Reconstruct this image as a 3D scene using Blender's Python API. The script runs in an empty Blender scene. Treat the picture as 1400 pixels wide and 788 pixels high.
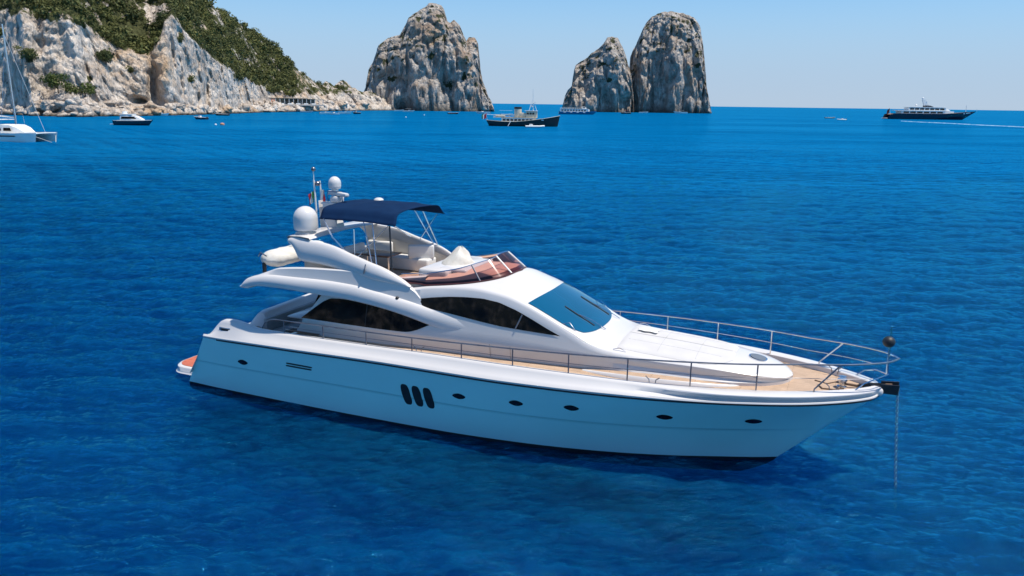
import bpy, bmesh, math, random
import numpy as np
from mathutils import Vector, Matrix, noise

random.seed(7); rng = np.random.default_rng(7)
sc = bpy.context.scene; COL = sc.collection
R = math.radians

# ------------------------------------------------------------------ camera, sky, sun, exposure
CAM_H = 9.2; FOC = 1080.0 / 1400.0 * 36.0
PITCH = math.atan(252 / 1080.0); ROLL = math.atan(9.5 / 710)
fw = Vector((0, math.cos(PITCH), -math.sin(PITCH))); rt = Vector((1, 0, 0)); up = rt.cross(fw)
r2 = rt * math.cos(ROLL) + up * math.sin(ROLL); u2 = up * math.cos(ROLL) - rt * math.sin(ROLL)
cd = bpy.data.cameras.new('camera'); cam = bpy.data.objects.new('camera', cd); COL.objects.link(cam)
cam.matrix_world = Matrix(((r2.x, u2.x, -fw.x, 0), (r2.y, u2.y, -fw.y, 0), (r2.z, u2.z, -fw.z, CAM_H), (0, 0, 0, 1)))
cd.sensor_width = 36; cd.sensor_fit = 'HORIZONTAL'; cd.lens = FOC; cd.clip_end = 200000; cd.clip_start = 0.1
sc.camera = cam

SUN = Vector((0.335, -0.085, 0.938)).normalized()
w = bpy.data.worlds.new('World'); sc.world = w; w.use_nodes = True
nt = w.node_tree; nt.nodes.clear()
sky = nt.nodes.new('ShaderNodeTexSky'); sky.sky_type = 'NISHITA'; sky.sun_disc = False
sky.sun_elevation = math.asin(SUN.z); sky.sun_rotation = math.atan2(SUN.x, SUN.y)
sky.air_density = 1.0; sky.dust_density = 0.0; sky.ozone_density = 2.0
tint = nt.nodes.new('ShaderNodeMix'); tint.data_type = 'RGBA'; tint.blend_type = 'MULTIPLY'
tint.inputs['Factor'].default_value = 1.0; tint.inputs['B'].default_value = (0.62, 0.90, 1.10, 1)
bg = nt.nodes.new('ShaderNodeBackground'); bg.inputs['Strength'].default_value = 0.085
wo = nt.nodes.new('ShaderNodeOutputWorld')
nt.links.new(sky.outputs[0], tint.inputs['A']); gm = nt.nodes.new('ShaderNodeNewGeometry'); sx = nt.nodes.new('ShaderNodeSeparateXYZ'); nt.links.new(gm.outputs['Incoming'], sx.inputs[0])
ab = nt.nodes.new('ShaderNodeMath'); ab.operation = 'ABSOLUTE'; nt.links.new(sx.outputs['Z'], ab.inputs[0])
hz = nt.nodes.new('ShaderNodeMapRange'); hz.interpolation_type = 'SMOOTHERSTEP'; hz.inputs['From Max'].default_value = 0.19; hz.inputs['To Min'].default_value = 0.8; hz.inputs['To Max'].default_value = 0.0
nt.links.new(ab.outputs[0], hz.inputs['Value'])
hm = nt.nodes.new('ShaderNodeMix'); hm.data_type = 'RGBA'; hm.inputs['B'].default_value = (3.2, 4.0, 5.7, 1)      # pale haze low over the horizon
nt.links.new(hz.outputs[0], hm.inputs['Factor']); nt.links.new(tint.outputs['Result'], hm.inputs['A']); nt.links.new(hm.outputs['Result'], bg.inputs[0]); nt.links.new(bg.outputs[0], wo.inputs[0])

sl = bpy.data.lights.new('sun', 'SUN'); sl.energy = 3.55; sl.angle = R(0.5); sl.color = (1.0, 0.93, 0.82)
so = bpy.data.objects.new('sun', sl); COL.objects.link(so); so.rotation_euler = SUN.to_track_quat('Z', 'Y').to_euler()
so.location = (0, 0, 300)
vs = sc.view_settings; vs.view_transform = 'Standard'; vs.look = 'None'; vs.exposure = 0.6; vs.gamma = 1.0; vs.use_curve_mapping = False

# ------------------------------------------------------------------ helpers
def ip(x, xs, ys):
    """monotone cubic interpolation"""
    xs = np.asarray(xs, float); ys = np.asarray(ys, float); x = np.asarray(x, float)
    h = np.diff(xs); d = np.diff(ys) / h; m = np.zeros(len(xs))
    for i in range(1, len(xs) - 1):
        if d[i-1] * d[i] > 0:
            w1 = 2 * h[i] + h[i-1]; w2 = h[i] + 2 * h[i-1]; m[i] = (w1 + w2) / (w1 / d[i-1] + w2 / d[i])
    m[0] = d[0]; m[-1] = d[-1]
    xc = np.clip(x, xs[0], xs[-1]); k = np.clip(np.searchsorted(xs, xc, side='right') - 1, 0, len(xs) - 2)
    t = (xc - xs[k]) / h[k]
    return ((1 + 2*t) * (1-t)**2 * ys[k] + t * (1-t)**2 * h[k] * m[k] + t*t * (3 - 2*t) * ys[k+1] + t*t * (t-1) * h[k] * m[k+1])

def sst(a, b, x):
    t = np.clip((np.asarray(x, float) - a) / (b - a), 0, 1); return t * t * (3 - 2 * t)

class MB:
    def __init__(s): s.v = []; s.f = []; s.uvless = True
    def add(s, vs, fs):
        o = len(s.v); s.v += [tuple(map(float, p)) for p in vs]; s.f += [tuple(i + o for i in f) for f in fs]; return s
    def grid(s, P, cu=False, cv=False):
        P = np.asarray(P, float); nu, nv = P.shape[:2]; fs = []
        for i in range(nu if cu else nu - 1):
            for j in range(nv if cv else nv - 1):
                a = i * nv + j; b = i * nv + (j + 1) % nv; c = ((i + 1) % nu) * nv + (j + 1) % nv; d = ((i + 1) % nu) * nv + j
                fs.append((a, b, c, d))
        return s.add(P.reshape(-1, 3), fs)
    def box(s, c, d, rz=0, ry=0):
        M = Matrix.Translation(c) @ Matrix.Rotation(rz, 4, 'Z') @ Matrix.Rotation(ry, 4, 'Y')
        vs = [M @ Vector((x * d[0] / 2, y * d[1] / 2, z * d[2] / 2)) for x in (-1, 1) for y in (-1, 1) for z in (-1, 1)]
        return s.add(vs, [(0, 1, 3, 2), (4, 6, 7, 5), (0, 4, 5, 1), (2, 3, 7, 6), (0, 2, 6, 4), (1, 5, 7, 3)])
    def rbox(s, c, d, r=0.04, rz=0, ry=0, seg=2):
        bm = bmesh.new(); bmesh.ops.create_cube(bm, size=1)
        for v in bm.verts: v.co = Vector((v.co.x * d[0], v.co.y * d[1], v.co.z * d[2]))
        bmesh.ops.bevel(bm, geom=list(bm.edges), offset=r, segments=seg, profile=0.5, affect='EDGES')
        M = Matrix.Translation(c) @ Matrix.Rotation(rz, 4, 'Z') @ Matrix.Rotation(ry, 4, 'Y')
        bm.verts.index_update()
        s.add([M @ v.co for v in bm.verts], [[v.index for v in f.verts] for f in bm.faces]); bm.free(); return s
    def tube(s, pts, r, n=8, caps=True):
        pts = [Vector(p) for p in pts]; rs = r if hasattr(r, '__len__') else [r] * len(pts)
        prev = None; rings = []
        for i, p in enumerate(pts):
            t = (pts[min(i + 1, len(pts) - 1)] - pts[max(i - 1, 0)]).normalized()
            if prev is None: prev = t.orthogonal().normalized()
            a = (prev - t * prev.dot(t)).normalized(); b = t.cross(a); prev = a
            rings.append([p + (a * math.cos(k * 2 * math.pi / n) + b * math.sin(k * 2 * math.pi / n)) * rs[i] for k in range(n)])
        vs = [v for r_ in rings for v in r_]; fs = []
        for i in range(len(pts) - 1):
            for k in range(n):
                fs.append((i * n + k, i * n + (k + 1) % n, (i + 1) * n + (k + 1) % n, (i + 1) * n + k))
        if caps: fs += [tuple(range(n))[::-1], tuple((len(pts) - 1) * n + k for k in range(n))]
        return s.add(vs, fs)
    def lathe(s, c, prof, n=20, axis=(0, 0, 1)):
        q = Vector((0, 0, 1)).rotation_difference(Vector(axis)); c = Vector(c)
        rings = []
        for r, z in prof:
            rings.append([c + q @ Vector((r * math.cos(k * 2 * math.pi / n), r * math.sin(k * 2 * math.pi / n), z)) for k in range(n)])
        return s.grid([[tuple(v) for v in r_] for r_ in rings], cv=True)
    def ball(s, c, r, n=14, sc_=(1, 1, 1)):
        m = n // 2; P = []
        for i in range(m + 1):
            th = math.pi * i / m
            P.append([(c[0] + r * sc_[0] * math.sin(th) * math.cos(2 * math.pi * k / n), c[1] + r * sc_[1] * math.sin(th) * math.sin(2 * math.pi * k / n), c[2] + r * sc_[2] * math.cos(th)) for k in range(n)])
        return s.grid(P, cv=True)
    def prism(s, poly, a, b):
        """poly of 3D points, extruded by offset vectors a and b"""
        n = len(poly); a = Vector(a); b = Vector(b)
        vs = [Vector(p) + a for p in poly] + [Vector(p) + b for p in poly]
        return s.add(vs, [tuple(range(n))[::-1], tuple(range(n, 2 * n))] + [(i, (i + 1) % n, n + (i + 1) % n, n + i) for i in range(n)])
    def mirror(s):
        n = len(s.v); s.v += [(x, -y, z) for x, y, z in s.v]; s.f += [tuple(i + n for i in f[::-1]) for f in s.f]; return s
    def build(s, name, mat, parent=None, smooth=38, weld=True):
        me = bpy.data.meshes.new(name); me.from_pydata(s.v, [], s.f)
        bm = bmesh.new(); bm.from_mesh(me)
        if weld: bmesh.ops.remove_doubles(bm, verts=bm.verts, dist=1e-5)
        bmesh.ops.recalc_face_normals(bm, faces=bm.faces); bm.to_mesh(me); bm.free()
        if smooth:
            me.polygons.foreach_set('use_smooth', [True] * len(me.polygons)); me.set_sharp_from_angle(angle=R(smooth))
        me.materials.append(mat); o = bpy.data.objects.new(name, me); COL.objects.link(o)
        if parent: o.parent = parent
        return o

def np_mesh(name, V, F, mat, smooth=True, attr=None):
    me = bpy.data.meshes.new(name); V = np.asarray(V, np.float32); F = np.asarray(F, np.int32)
    me.vertices.add(len(V)); me.vertices.foreach_set('co', V.ravel())
    k = F.shape[1]; me.loops.add(F.size); me.loops.foreach_set('vertex_index', F.ravel())
    me.polygons.add(len(F)); me.polygons.foreach_set('loop_start', np.arange(0, F.size, k, dtype=np.int32))
    me.update(calc_edges=True); me.validate()
    if smooth: me.polygons.foreach_set('use_smooth', np.ones(len(F), bool))
    if attr:
        for nm, val in attr.items():
            a = me.attributes.new(nm, 'FLOAT', 'POINT'); a.data.foreach_set('value', np.asarray(val, np.float32))
    me.materials.append(mat); o = bpy.data.objects.new(name, me); COL.objects.link(o); return o

def grid_faces(nu, nv, cv=False):
    i = np.arange(nu - 1)[:, None]; j = np.arange(nv if cv else nv - 1)[None, :]
    a = i * nv + j; b = i * nv + (j + 1) % nv; c = (i + 1) * nv + (j + 1) % nv; d = (i + 1) * nv + j
    return np.stack([a, b, c, d], -1).reshape(-1, 4)

def tag(o, label=None, cat=None, group=None, kind=None):
    if label: o['label'] = label
    if cat: o['category'] = cat
    if group: o['group'] = group
    if kind: o['kind'] = kind
    return o
def empty(name, loc, rz=0):
    o = bpy.data.objects.new(name, None); COL.objects.link(o); o.location = loc; o.rotation_euler = (0, 0, rz)
    o.empty_display_size = 0.3; return o

# ------------------------------------------------------------------ materials
def mat(name, col, rough=0.5, metal=0.0, spec=0.5, coat=0.0, bump=None, var=None, **kw):
    m = bpy.data.materials.new(name); m.use_nodes = True; n = m.node_tree; p = n.nodes['Principled BSDF']
    p.inputs['Base Color'].default_value = (*col, 1); p.inputs['Roughness'].default_value = rough
    p.inputs['Metallic'].default_value = metal; p.inputs['Specular IOR Level'].default_value = spec; p.inputs['Coat Weight'].default_value = coat
    tc = n.nodes.new('ShaderNodeTexCoord')
    if var:       # (scale, second colour, amount)
        t = n.nodes.new('ShaderNodeTexNoise'); t.inputs['Scale'].default_value = var[0]; t.inputs['Detail'].default_value = 5
        n.links.new(tc.outputs['Object'], t.inputs['Vector'])
        r = n.nodes.new('ShaderNodeMapRange'); r.inputs['From Min'].default_value = 0.35; r.inputs['From Max'].default_value = 0.7; r.inputs['To Max'].default_value = var[2]
        mx = n.nodes.new('ShaderNodeMix'); mx.data_type = 'RGBA'; mx.inputs['A'].default_value = (*col, 1); mx.inputs['B'].default_value = (*var[1], 1)
        n.links.new(t.outputs['Fac'], r.inputs['Value']); n.links.new(r.outputs[0], mx.inputs['Factor']); n.links.new(mx.outputs['Result'], p.inputs['Base Color'])
    if bump:      # (scale, strength, distance)
        t = n.nodes.new('ShaderNodeTexNoise'); t.inputs['Scale'].default_value = bump[0]; t.inputs['Detail'].default_value = 4
        n.links.new(tc.outputs['Object'], t.inputs['Vector'])
        b = n.nodes.new('ShaderNodeBump'); b.inputs['Strength'].default_value = bump[1]; b.inputs['Distance'].default_value = bump[2]
        n.links.new(t.outputs['Fac'], b.inputs['Height']); n.links.new(b.outputs[0], p.inputs['Normal'])
    return m

M = {}
M['gel'] = mat('white_gelcoat', (0.67, 0.65, 0.64), 0.24, coat=0.2, var=(0.8, (0.63, 0.61, 0.60), 0.6))
M['hull'] = mat('hull_paint', (0.54, 0.92, 0.89), 0.10, coat=1.0, var=(0.5, (0.48, 0.86, 0.83), 0.7), bump=(0.9, 0.06, 0.05))
M['bottom'] = mat('antifouling_paint', (0.006, 0.007, 0.01), 0.6, var=(3, (0.012, 0.016, 0.016), 1))
M['black'] = mat('black_rubber', (0.012, 0.013, 0.016), 0.5, var=(6, (0.025, 0.025, 0.03), 1))
M['steel'] = mat('polished_steel', (0.75, 0.76, 0.78), 0.15, metal=1.0, var=(5, (0.6, 0.61, 0.63), 1))
M['dsteel'] = mat('dark_steel', (0.30, 0.30, 0.32), 0.3, metal=0.9, var=(5, (0.2, 0.2, 0.22), 1))  # darker steel tone; starboard rails use it, port rails the bright one
M['glass'] = mat('dark_glass', (0.004, 0.007, 0.011), 0.03, spec=0.42, var=(1.2, (0.014, 0.014, 0.014), 1))
M['wglass'] = mat('blue_glass', (0.001, 0.080, 0.165), 0.04, spec=0.7, coat=0.3, var=(0.6, (0.001, 0.095, 0.20), 1))
M['navy'] = mat('navy_canvas', (0.003, 0.018, 0.060), 0.9, spec=0.1, var=(2.5, (0.004, 0.023, 0.072), 1), bump=(9, 0.25, 0.02))
M['cush'] = mat('cushion_vinyl', (0.74, 0.73, 0.71), 0.55, var=(2.5, (0.66, 0.65, 0.62), 0.8), bump=(7, 0.2, 0.015))
M['pad'] = mat('sunpad_vinyl', (0.60, 0.585, 0.575), 0.6, var=(2.0, (0.54, 0.525, 0.515), 0.8), bump=(6, 0.25, 0.02))
M['canvas'] = mat('cover_canvas', (0.68, 0.66, 0.61), 0.8, spec=0.2, var=(4, (0.56, 0.53, 0.47), 1), bump=(8, 0.35, 0.03))
M['grey'] = mat('grey_upholstery', (0.42, 0.42, 0.42), 0.6, var=(3, (0.36, 0.36, 0.36), 1))
M['beige'] = mat('beige_liner', (0.50, 0.465, 0.415), 0.5, var=(2, (0.50, 0.47, 0.43), 1))
M['wood'] = mat('varnished_wood', (0.20, 0.085, 0.035), 0.35, coat=0.3, var=(6, (0.13, 0.05, 0.02), 1))
M['dash'] = mat('tan_dashboard', (0.66, 0.43, 0.34), 0.6, spec=0.2, var=(2, (0.60, 0.38, 0.30), 1))
M['darkred'] = mat('maroon_trim', (0.10, 0.025, 0.022), 0.4, var=(3, (0.06, 0.015, 0.014), 1))
M['dark'] = mat('dark_interior', (0.02, 0.02, 0.022), 0.6, var=(4, (0.04, 0.036, 0.032), 1))
M['rust'] = mat('rusty_chain', (0.16, 0.10, 0.065), 0.6, metal=0.4, var=(14, (0.07, 0.045, 0.03), 1))
M['green'] = mat('flag_green', (0.02, 0.22, 0.06), 0.8, var=(5, (0.02, 0.18, 0.05), 1))
M['white'] = mat('white_paint', (0.78, 0.78, 0.76), 0.4, var=(0.7, (0.68, 0.68, 0.66), 0.8))
M['red'] = mat('flag_red', (0.5, 0.02, 0.04), 0.8, var=(5, (0.42, 0.02, 0.03), 1))
M['navyhull'] = mat('dark_hull_paint', (0.008, 0.014, 0.030), 0.2, coat=0.3, var=(0.3, (0.012, 0.020, 0.036), 1))
M['blackhull'] = mat('black_hull_paint', (0.012, 0.013, 0.016), 0.3, var=(0.4, (0.03, 0.022, 0.018), 0.8))
M['bluehull'] = mat('blue_hull_paint', (0.02, 0.16, 0.30), 0.3, var=(0.3, (0.02, 0.13, 0.26), 1))
M['tubegrey'] = mat('dinghy_rubber', (0.60, 0.61, 0.62), 0.6, var=(3, (0.52, 0.53, 0.54), 1))
M['buff'] = mat('buff_paint', (0.62, 0.55, 0.42), 0.5, var=(1, (0.54, 0.47, 0.36), 1))
M['orange'] = mat('buoy_plastic', (0.62, 0.30, 0.18), 0.5, var=(3, (0.5, 0.22, 0.14), 1))
M['roofwood'] = mat('reed_roof', (0.46, 0.36, 0.25), 0.8, var=(0.6, (0.34, 0.26, 0.18), 1))

def teak(name, c1, c2, seam):
    m = bpy.data.materials.new(name); m.use_nodes = True; n = m.node_tree; p = n.nodes['Principled BSDF']; p.inputs['Roughness'].default_value = 0.65
    tc = n.nodes.new('ShaderNodeTexCoord'); b = n.nodes.new('ShaderNodeTexBrick'); b.offset = 0.5
    b.inputs['Color1'].default_value = (*c1, 1); b.inputs['Color2'].default_value = (*c2, 1); b.inputs['Mortar'].default_value = (*seam, 1)
    b.inputs['Scale'].default_value = 1; b.inputs['Mortar Size'].default_value = 0.006; b.inputs['Brick Width'].default_value = 2.2; b.inputs['Row Height'].default_value = 0.065
    t = n.nodes.new('ShaderNodeTexNoise'); t.inputs['Scale'].default_value = 3.0; t.inputs['Detail'].default_value = 6
    mx = n.nodes.new('ShaderNodeMix'); mx.data_type = 'RGBA'; mx.blend_type = 'MULTIPLY'; mx.inputs['Factor'].default_value = 0.5
    r = n.nodes.new('ShaderNodeValToRGB'); r.color_ramp.elements[0].position = 0.3; r.color_ramp.elements[0].color = (0.6, 0.6, 0.6, 1); r.color_ramp.elements[1].position = 0.65
    n.links.new(tc.outputs['Object'], b.inputs['Vector']); n.links.new(tc.outputs['Object'], t.inputs['Vector']); n.links.new(t.outputs['Fac'], r.inputs[0])
    n.links.new(b.outputs['Color'], mx.inputs['A']); n.links.new(r.outputs[0], mx.inputs['B']); n.links.new(mx.outputs['Result'], p.inputs['Base Color'])
    return m
M['teak'] = teak('teak_deck', (0.60, 0.43, 0.30), (0.54, 0.38, 0.26), (0.20, 0.13, 0.09))
M['teakred'] = teak('wet_teak', (0.62, 0.16, 0.085), (0.52, 0.13, 0.07), (0.16, 0.06, 0.04))

def tinted_glass(name, col, fac=0.12):
    m = bpy.data.materials.new(name); m.use_nodes = True; n = m.node_tree; n.nodes.clear()
    o = n.nodes.new('ShaderNodeOutputMaterial'); t = n.nodes.new('ShaderNodeBsdfTransparent'); t.inputs[0].default_value = (*col, 1)
    g = n.nodes.new('ShaderNodeBsdfGlossy'); g.inputs['Roughness'].default_value = 0.04
    f = n.nodes.new('ShaderNodeFresnel'); f.inputs[0].default_value = 1.5
    mx = n.nodes.new('ShaderNodeMixShader'); n.links.new(f.outputs[0], mx.inputs[0]); n.links.new(t.outputs[0], mx.inputs[1]); n.links.new(g.outputs[0], mx.inputs[2]); n.links.new(mx.outputs[0], o.inputs[0])
    return m
M['tint'] = tinted_glass('tinted_screen', (0.76, 0.62, 0.63))

def rock_mat(name, base, light, ochre, green, veg_low=0.0):
    m = bpy.data.materials.new(name); m.use_nodes = True; n = m.node_tree; L = n.links.new; p = n.nodes['Principled BSDF']
    p.inputs['Roughness'].default_value = 0.9; p.inputs['Specular IOR Level'].default_value = 0.15
    tc = n.nodes.new('ShaderNodeTexCoord')
    def nz(scale, detail=6, stretch=(1, 1, 1), rough=0.6):
        mp = n.nodes.new('ShaderNodeMapping'); mp.inputs['Scale'].default_value = stretch; L(tc.outputs['Object'], mp.inputs[0])
        t = n.nodes.new('ShaderNodeTexNoise'); t.inputs['Scale'].default_value = scale; t.inputs['Detail'].default_value = detail; t.inputs['Roughness'].default_value = rough
        L(mp.outputs[0], t.inputs['Vector']); return t.outputs['Fac']
    def rng_(v, a, b, lo=0, hi=1):
        r = n.nodes.new('ShaderNodeMapRange'); r.inputs['From Min'].default_value = a; r.inputs['From Max'].default_value = b; r.inputs['To Min'].default_value = lo; r.inputs['To Max'].default_value = hi; L(v, r.inputs['Value']); return r.outputs[0]
    def mix(f, a, b):
        x = n.nodes.new('ShaderNodeMix'); x.data_type = 'RGBA'; L(f, x.inputs['Factor'])
        for s_, v in (('A', a), ('B', b)):
            if isinstance(v, tuple): x.inputs[s_].default_value = (*v, 1)
            else: L(v, x.inputs[s_])
        return x.outputs['Result']
    c = mix(rng_(nz(0.10, 8), 0.38, 0.62), base, light)
    c = mix(rng_(nz(0.028, 5, (1, 1, 0.7)), 0.52, 0.68, 0, 0.75), c, ochre)
    c = mix(rng_(nz(0.22, 6, (1, 1, 0.14)), 0.57, 0.72, 0, 0.45), c, tuple(x * 0.42 for x in base))      # dark water streaks
    for sc_, wd, am in ((0.085, 0.045, 0.5), (0.24, 0.04, 0.4)):                      # dark lines along the cracks
        mp0 = n.nodes.new('ShaderNodeMapping'); mp0.inputs['Scale'].default_value = (1, 1, 0.5); L(tc.outputs['Object'], mp0.inputs[0])
        nv_ = n.nodes.new('ShaderNodeTexNoise'); nv_.inputs['Scale'].default_value = sc_ * 2.5; nv_.inputs['Detail'].default_value = 6; L(mp0.outputs[0], nv_.inputs['Vector'])
        va = n.nodes.new('ShaderNodeMix'); va.data_type = 'VECTOR'; va.inputs['Factor'].default_value = 0.5; vs_ = n.nodes.new('ShaderNodeVectorMath'); vs_.operation = 'SCALE'; vs_.inputs['Scale'].default_value = 0.9 / sc_
        L(nv_.outputs['Color'], vs_.inputs[0]); vd = n.nodes.new('ShaderNodeVectorMath'); vd.operation = 'ADD'; L(mp0.outputs[0], vd.inputs[0]); L(vs_.outputs[0], vd.inputs[1])
        vo0 = n.nodes.new('ShaderNodeTexVoronoi'); vo0.feature = 'DISTANCE_TO_EDGE'; vo0.inputs['Scale'].default_value = sc_; L(vd.outputs[0], vo0.inputs['Vector'])
        n.nodes.remove(va); c = mix(rng_(vo0.outputs['Distance'], 0.0, wd, am, 0), c, tuple(x * 0.30 for x in base))
    at = n.nodes.new('ShaderNodeAttribute'); at.attribute_name = 'veg'
    ad = n.nodes.new('ShaderNodeMath'); ad.operation = 'ADD'; L(at.outputs['Fac'], ad.inputs[0]); L(rng_(nz(0.16, 7), 0.3, 0.7, -0.45, 0.45), ad.inputs[1])
    gcol = mix(nz(0.3, 5), tuple(x * 0.55 for x in green), tuple(x * 1.5 for x in green))
    c = mix(rng_(ad.outputs[0], 0.45, 0.6), c, gcol)
    tide = n.nodes.new('ShaderNodeAttribute'); tide.attribute_name = 'tide'
    c = mix(tide.outputs['Fac'], c, (0.055, 0.05, 0.04))
    L(c, p.inputs['Base Color'])
    b1 = n.nodes.new('ShaderNodeBump'); b1.inputs['Strength'].default_value = 0.9; b1.inputs['Distance'].default_value = 3.2; L(nz(0.30, 9, (1, 1, 0.6), 0.7), b1.inputs['Height'])
    vo = n.nodes.new('ShaderNodeTexVoronoi'); vo.inputs['Scale'].default_value = 0.22; vo.feature = 'DISTANCE_TO_EDGE'
    mp = n.nodes.new('ShaderNodeMapping'); mp.inputs['Scale'].default_value = (1, 1, 0.45); L(tc.outputs['Object'], mp.inputs[0]); L(mp.outputs[0], vo.inputs['Vector'])
    b2 = n.nodes.new('ShaderNodeBump'); b2.inputs['Strength'].default_value = 0.65; b2.inputs['Distance'].default_value = 1.5; L(rng_(vo.outputs['Distance'], 0, 0.25), b2.inputs['Height'])
    L(b1.outputs[0], b2.inputs['Normal']); L(b2.outputs[0], p.inputs['Normal'])
    return m
M['cliff'] = rock_mat('pale_limestone', (0.49, 0.41, 0.34), (0.78, 0.70, 0.615), (0.56, 0.36, 0.19), (0.075, 0.080, 0.032))
M['stack'] = rock_mat('grey_limestone', (0.29, 0.25, 0.215), (0.56, 0.505, 0.45), (0.42, 0.28, 0.18), (0.055, 0.060, 0.030))

def leaf_mat(name, c1, c2):
    m = bpy.data.materials.new(name); m.use_nodes = True; n = m.node_tree; L = n.links.new; p = n.nodes['Principled BSDF']; p.inputs['Roughness'].default_value = 0.7; p.inputs['Specular IOR Level'].default_value = 0.2
    at = n.nodes.new('ShaderNodeAttribute'); at.attribute_name = 'shade'
    x = n.nodes.new('ShaderNodeMix'); x.data_type = 'RGBA'; x.inputs['A'].default_value = (*c1, 1); x.inputs['B'].default_value = (*c2, 1); L(at.outputs['Fac'], x.inputs['Factor']); L(x.outputs['Result'], p.inputs['Base Color'])
    return m
M['leaf'] = leaf_mat('scrub_leaves', (0.020, 0.034, 0.013), (0.150, 0.152, 0.044))
M['leaf2'] = leaf_mat('bush_leaves', (0.035, 0.055, 0.014), (0.10, 0.125, 0.030))
M['bark'] = mat('bark', (0.10, 0.07, 0.05), 0.9, var=(2, (0.06, 0.045, 0.03), 1))

# ------------------------------------------------------------------ sea
def water_mat():
    m = bpy.data.materials.new('sea_water'); m.use_nodes = True; n = m.node_tree; n.nodes.clear(); L = n.links.new
    out = n.nodes.new('ShaderNodeOutputMaterial'); tc = n.nodes.new('ShaderNodeTexCoord')
    def nz(scale, detail, stretch, rot=0, rough=0.55, dist=0.0):
        mp = n.nodes.new('ShaderNodeMapping'); mp.inputs['Scale'].default_value = stretch; mp.inputs['Rotation'].default_value = (0, 0, rot); L(tc.outputs['Object'], mp.inputs[0])
        t = n.nodes.new('ShaderNodeTexNoise'); t.inputs['Scale'].default_value = scale; t.inputs['Detail'].default_value = detail; t.inputs['Roughness'].default_value = rough; t.inputs['Distortion'].default_value = dist
        L(mp.outputs[0], t.inputs['Vector']); return t.outputs['Fac']
    def mr(v, a, b, lo, hi):
        r = n.nodes.new('ShaderNodeMapRange'); r.inputs['From Min'].default_value = a; r.inputs['From Max'].default_value = b; r.inputs['To Min'].default_value = lo; r.inputs['To Max'].default_value = hi; L(v, r.inputs['Value']); return r.outputs[0]
    def math_(op, a, b):
        x = n.nodes.new('ShaderNodeMath'); x.operation = op
        for i, v in enumerate((a, b)):
            if isinstance(v, (int, float)): x.inputs[i].default_value = v
            else: L(v, x.inputs[i])
        return x.outputs[0]
    big = nz(0.55, 5, (0.38, 1.3, 1), R(8), 0.6); small = nz(2.6, 5, (0.42, 1.3, 1), R(-6), 0.62, 0.4)
    fine = nz(2.8, 6, (0.42, 1.5, 1), R(12), 0.60, 0.5)
    ridge = math_('SUBTRACT', 1.0, math_('MULTIPLY', math_('ABSOLUTE', math_('SUBTRACT', fine, 0.5), 0), 5.0))     # short sharp crests
    hgt = math_('ADD', math_('ADD', math_('MULTIPLY', big, 0.50), math_('MULTIPLY', small, 0.14)), math_('MULTIPLY', ridge, 0.13))
    bp = n.nodes.new('ShaderNodeBump'); bp.inputs['Strength'].default_value = 0.7; bp.inputs['Distance'].default_value = 0.50; L(hgt, bp.inputs['Height'])
    slick = nz(0.012, 5, (0.35, 1.6, 1), R(8), 0.6)                      # wind lanes
    df = n.nodes.new('ShaderNodeBsdfDiffuse'); L(bp.outputs[0], df.inputs['Normal'])
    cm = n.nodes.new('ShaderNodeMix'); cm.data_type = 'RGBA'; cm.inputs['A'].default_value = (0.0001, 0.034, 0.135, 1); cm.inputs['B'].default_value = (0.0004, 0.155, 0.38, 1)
    sxyz = n.nodes.new('ShaderNodeSeparateXYZ'); L(tc.outputs['Object'], sxyz.inputs[0])      # Y grows away from the camera; mirroring is capped lower far out
    lanes = math_('ADD', mr(slick, 0.35, 0.7, -.14, .34), mr(nz(0.09, 6, (0.4, 1.5, 1), R(9), 0.68), 0.38, 0.66, -.12, .22)); crest = math_('ADD', mr(ridge, 0.45, 1.0, -.08, .62), mr(sxyz.outputs['Z'], -0.12, 0.15, -.20, .60))      # crests painted lighter, troughs darker, for light coming through thin crests
    offs = mr(sxyz.outputs['Y'], 28, 260, -.02, .24)  # far water painted brighter cyan in place of more sky reflection
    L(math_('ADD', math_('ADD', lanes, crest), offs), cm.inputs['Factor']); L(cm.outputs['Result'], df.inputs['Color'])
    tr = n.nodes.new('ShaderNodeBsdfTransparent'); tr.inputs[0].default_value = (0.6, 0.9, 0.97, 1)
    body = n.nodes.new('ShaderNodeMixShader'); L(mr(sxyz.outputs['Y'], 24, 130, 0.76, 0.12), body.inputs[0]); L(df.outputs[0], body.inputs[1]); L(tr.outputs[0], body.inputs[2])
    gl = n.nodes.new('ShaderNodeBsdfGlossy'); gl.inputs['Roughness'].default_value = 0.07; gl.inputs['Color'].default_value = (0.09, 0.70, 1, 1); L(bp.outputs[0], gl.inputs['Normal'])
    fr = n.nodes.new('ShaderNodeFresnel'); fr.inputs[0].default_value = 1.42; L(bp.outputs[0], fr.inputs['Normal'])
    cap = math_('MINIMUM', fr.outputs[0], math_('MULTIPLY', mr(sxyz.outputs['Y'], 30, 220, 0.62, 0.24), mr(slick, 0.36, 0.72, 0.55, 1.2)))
    mx = n.nodes.new('ShaderNodeMixShader'); L(cap, mx.inputs[0]); L(body.outputs[0], mx.inputs[1]); L(gl.outputs[0], mx.inputs[2]); L(mx.outputs[0], out.inputs[0])
    return m

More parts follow.
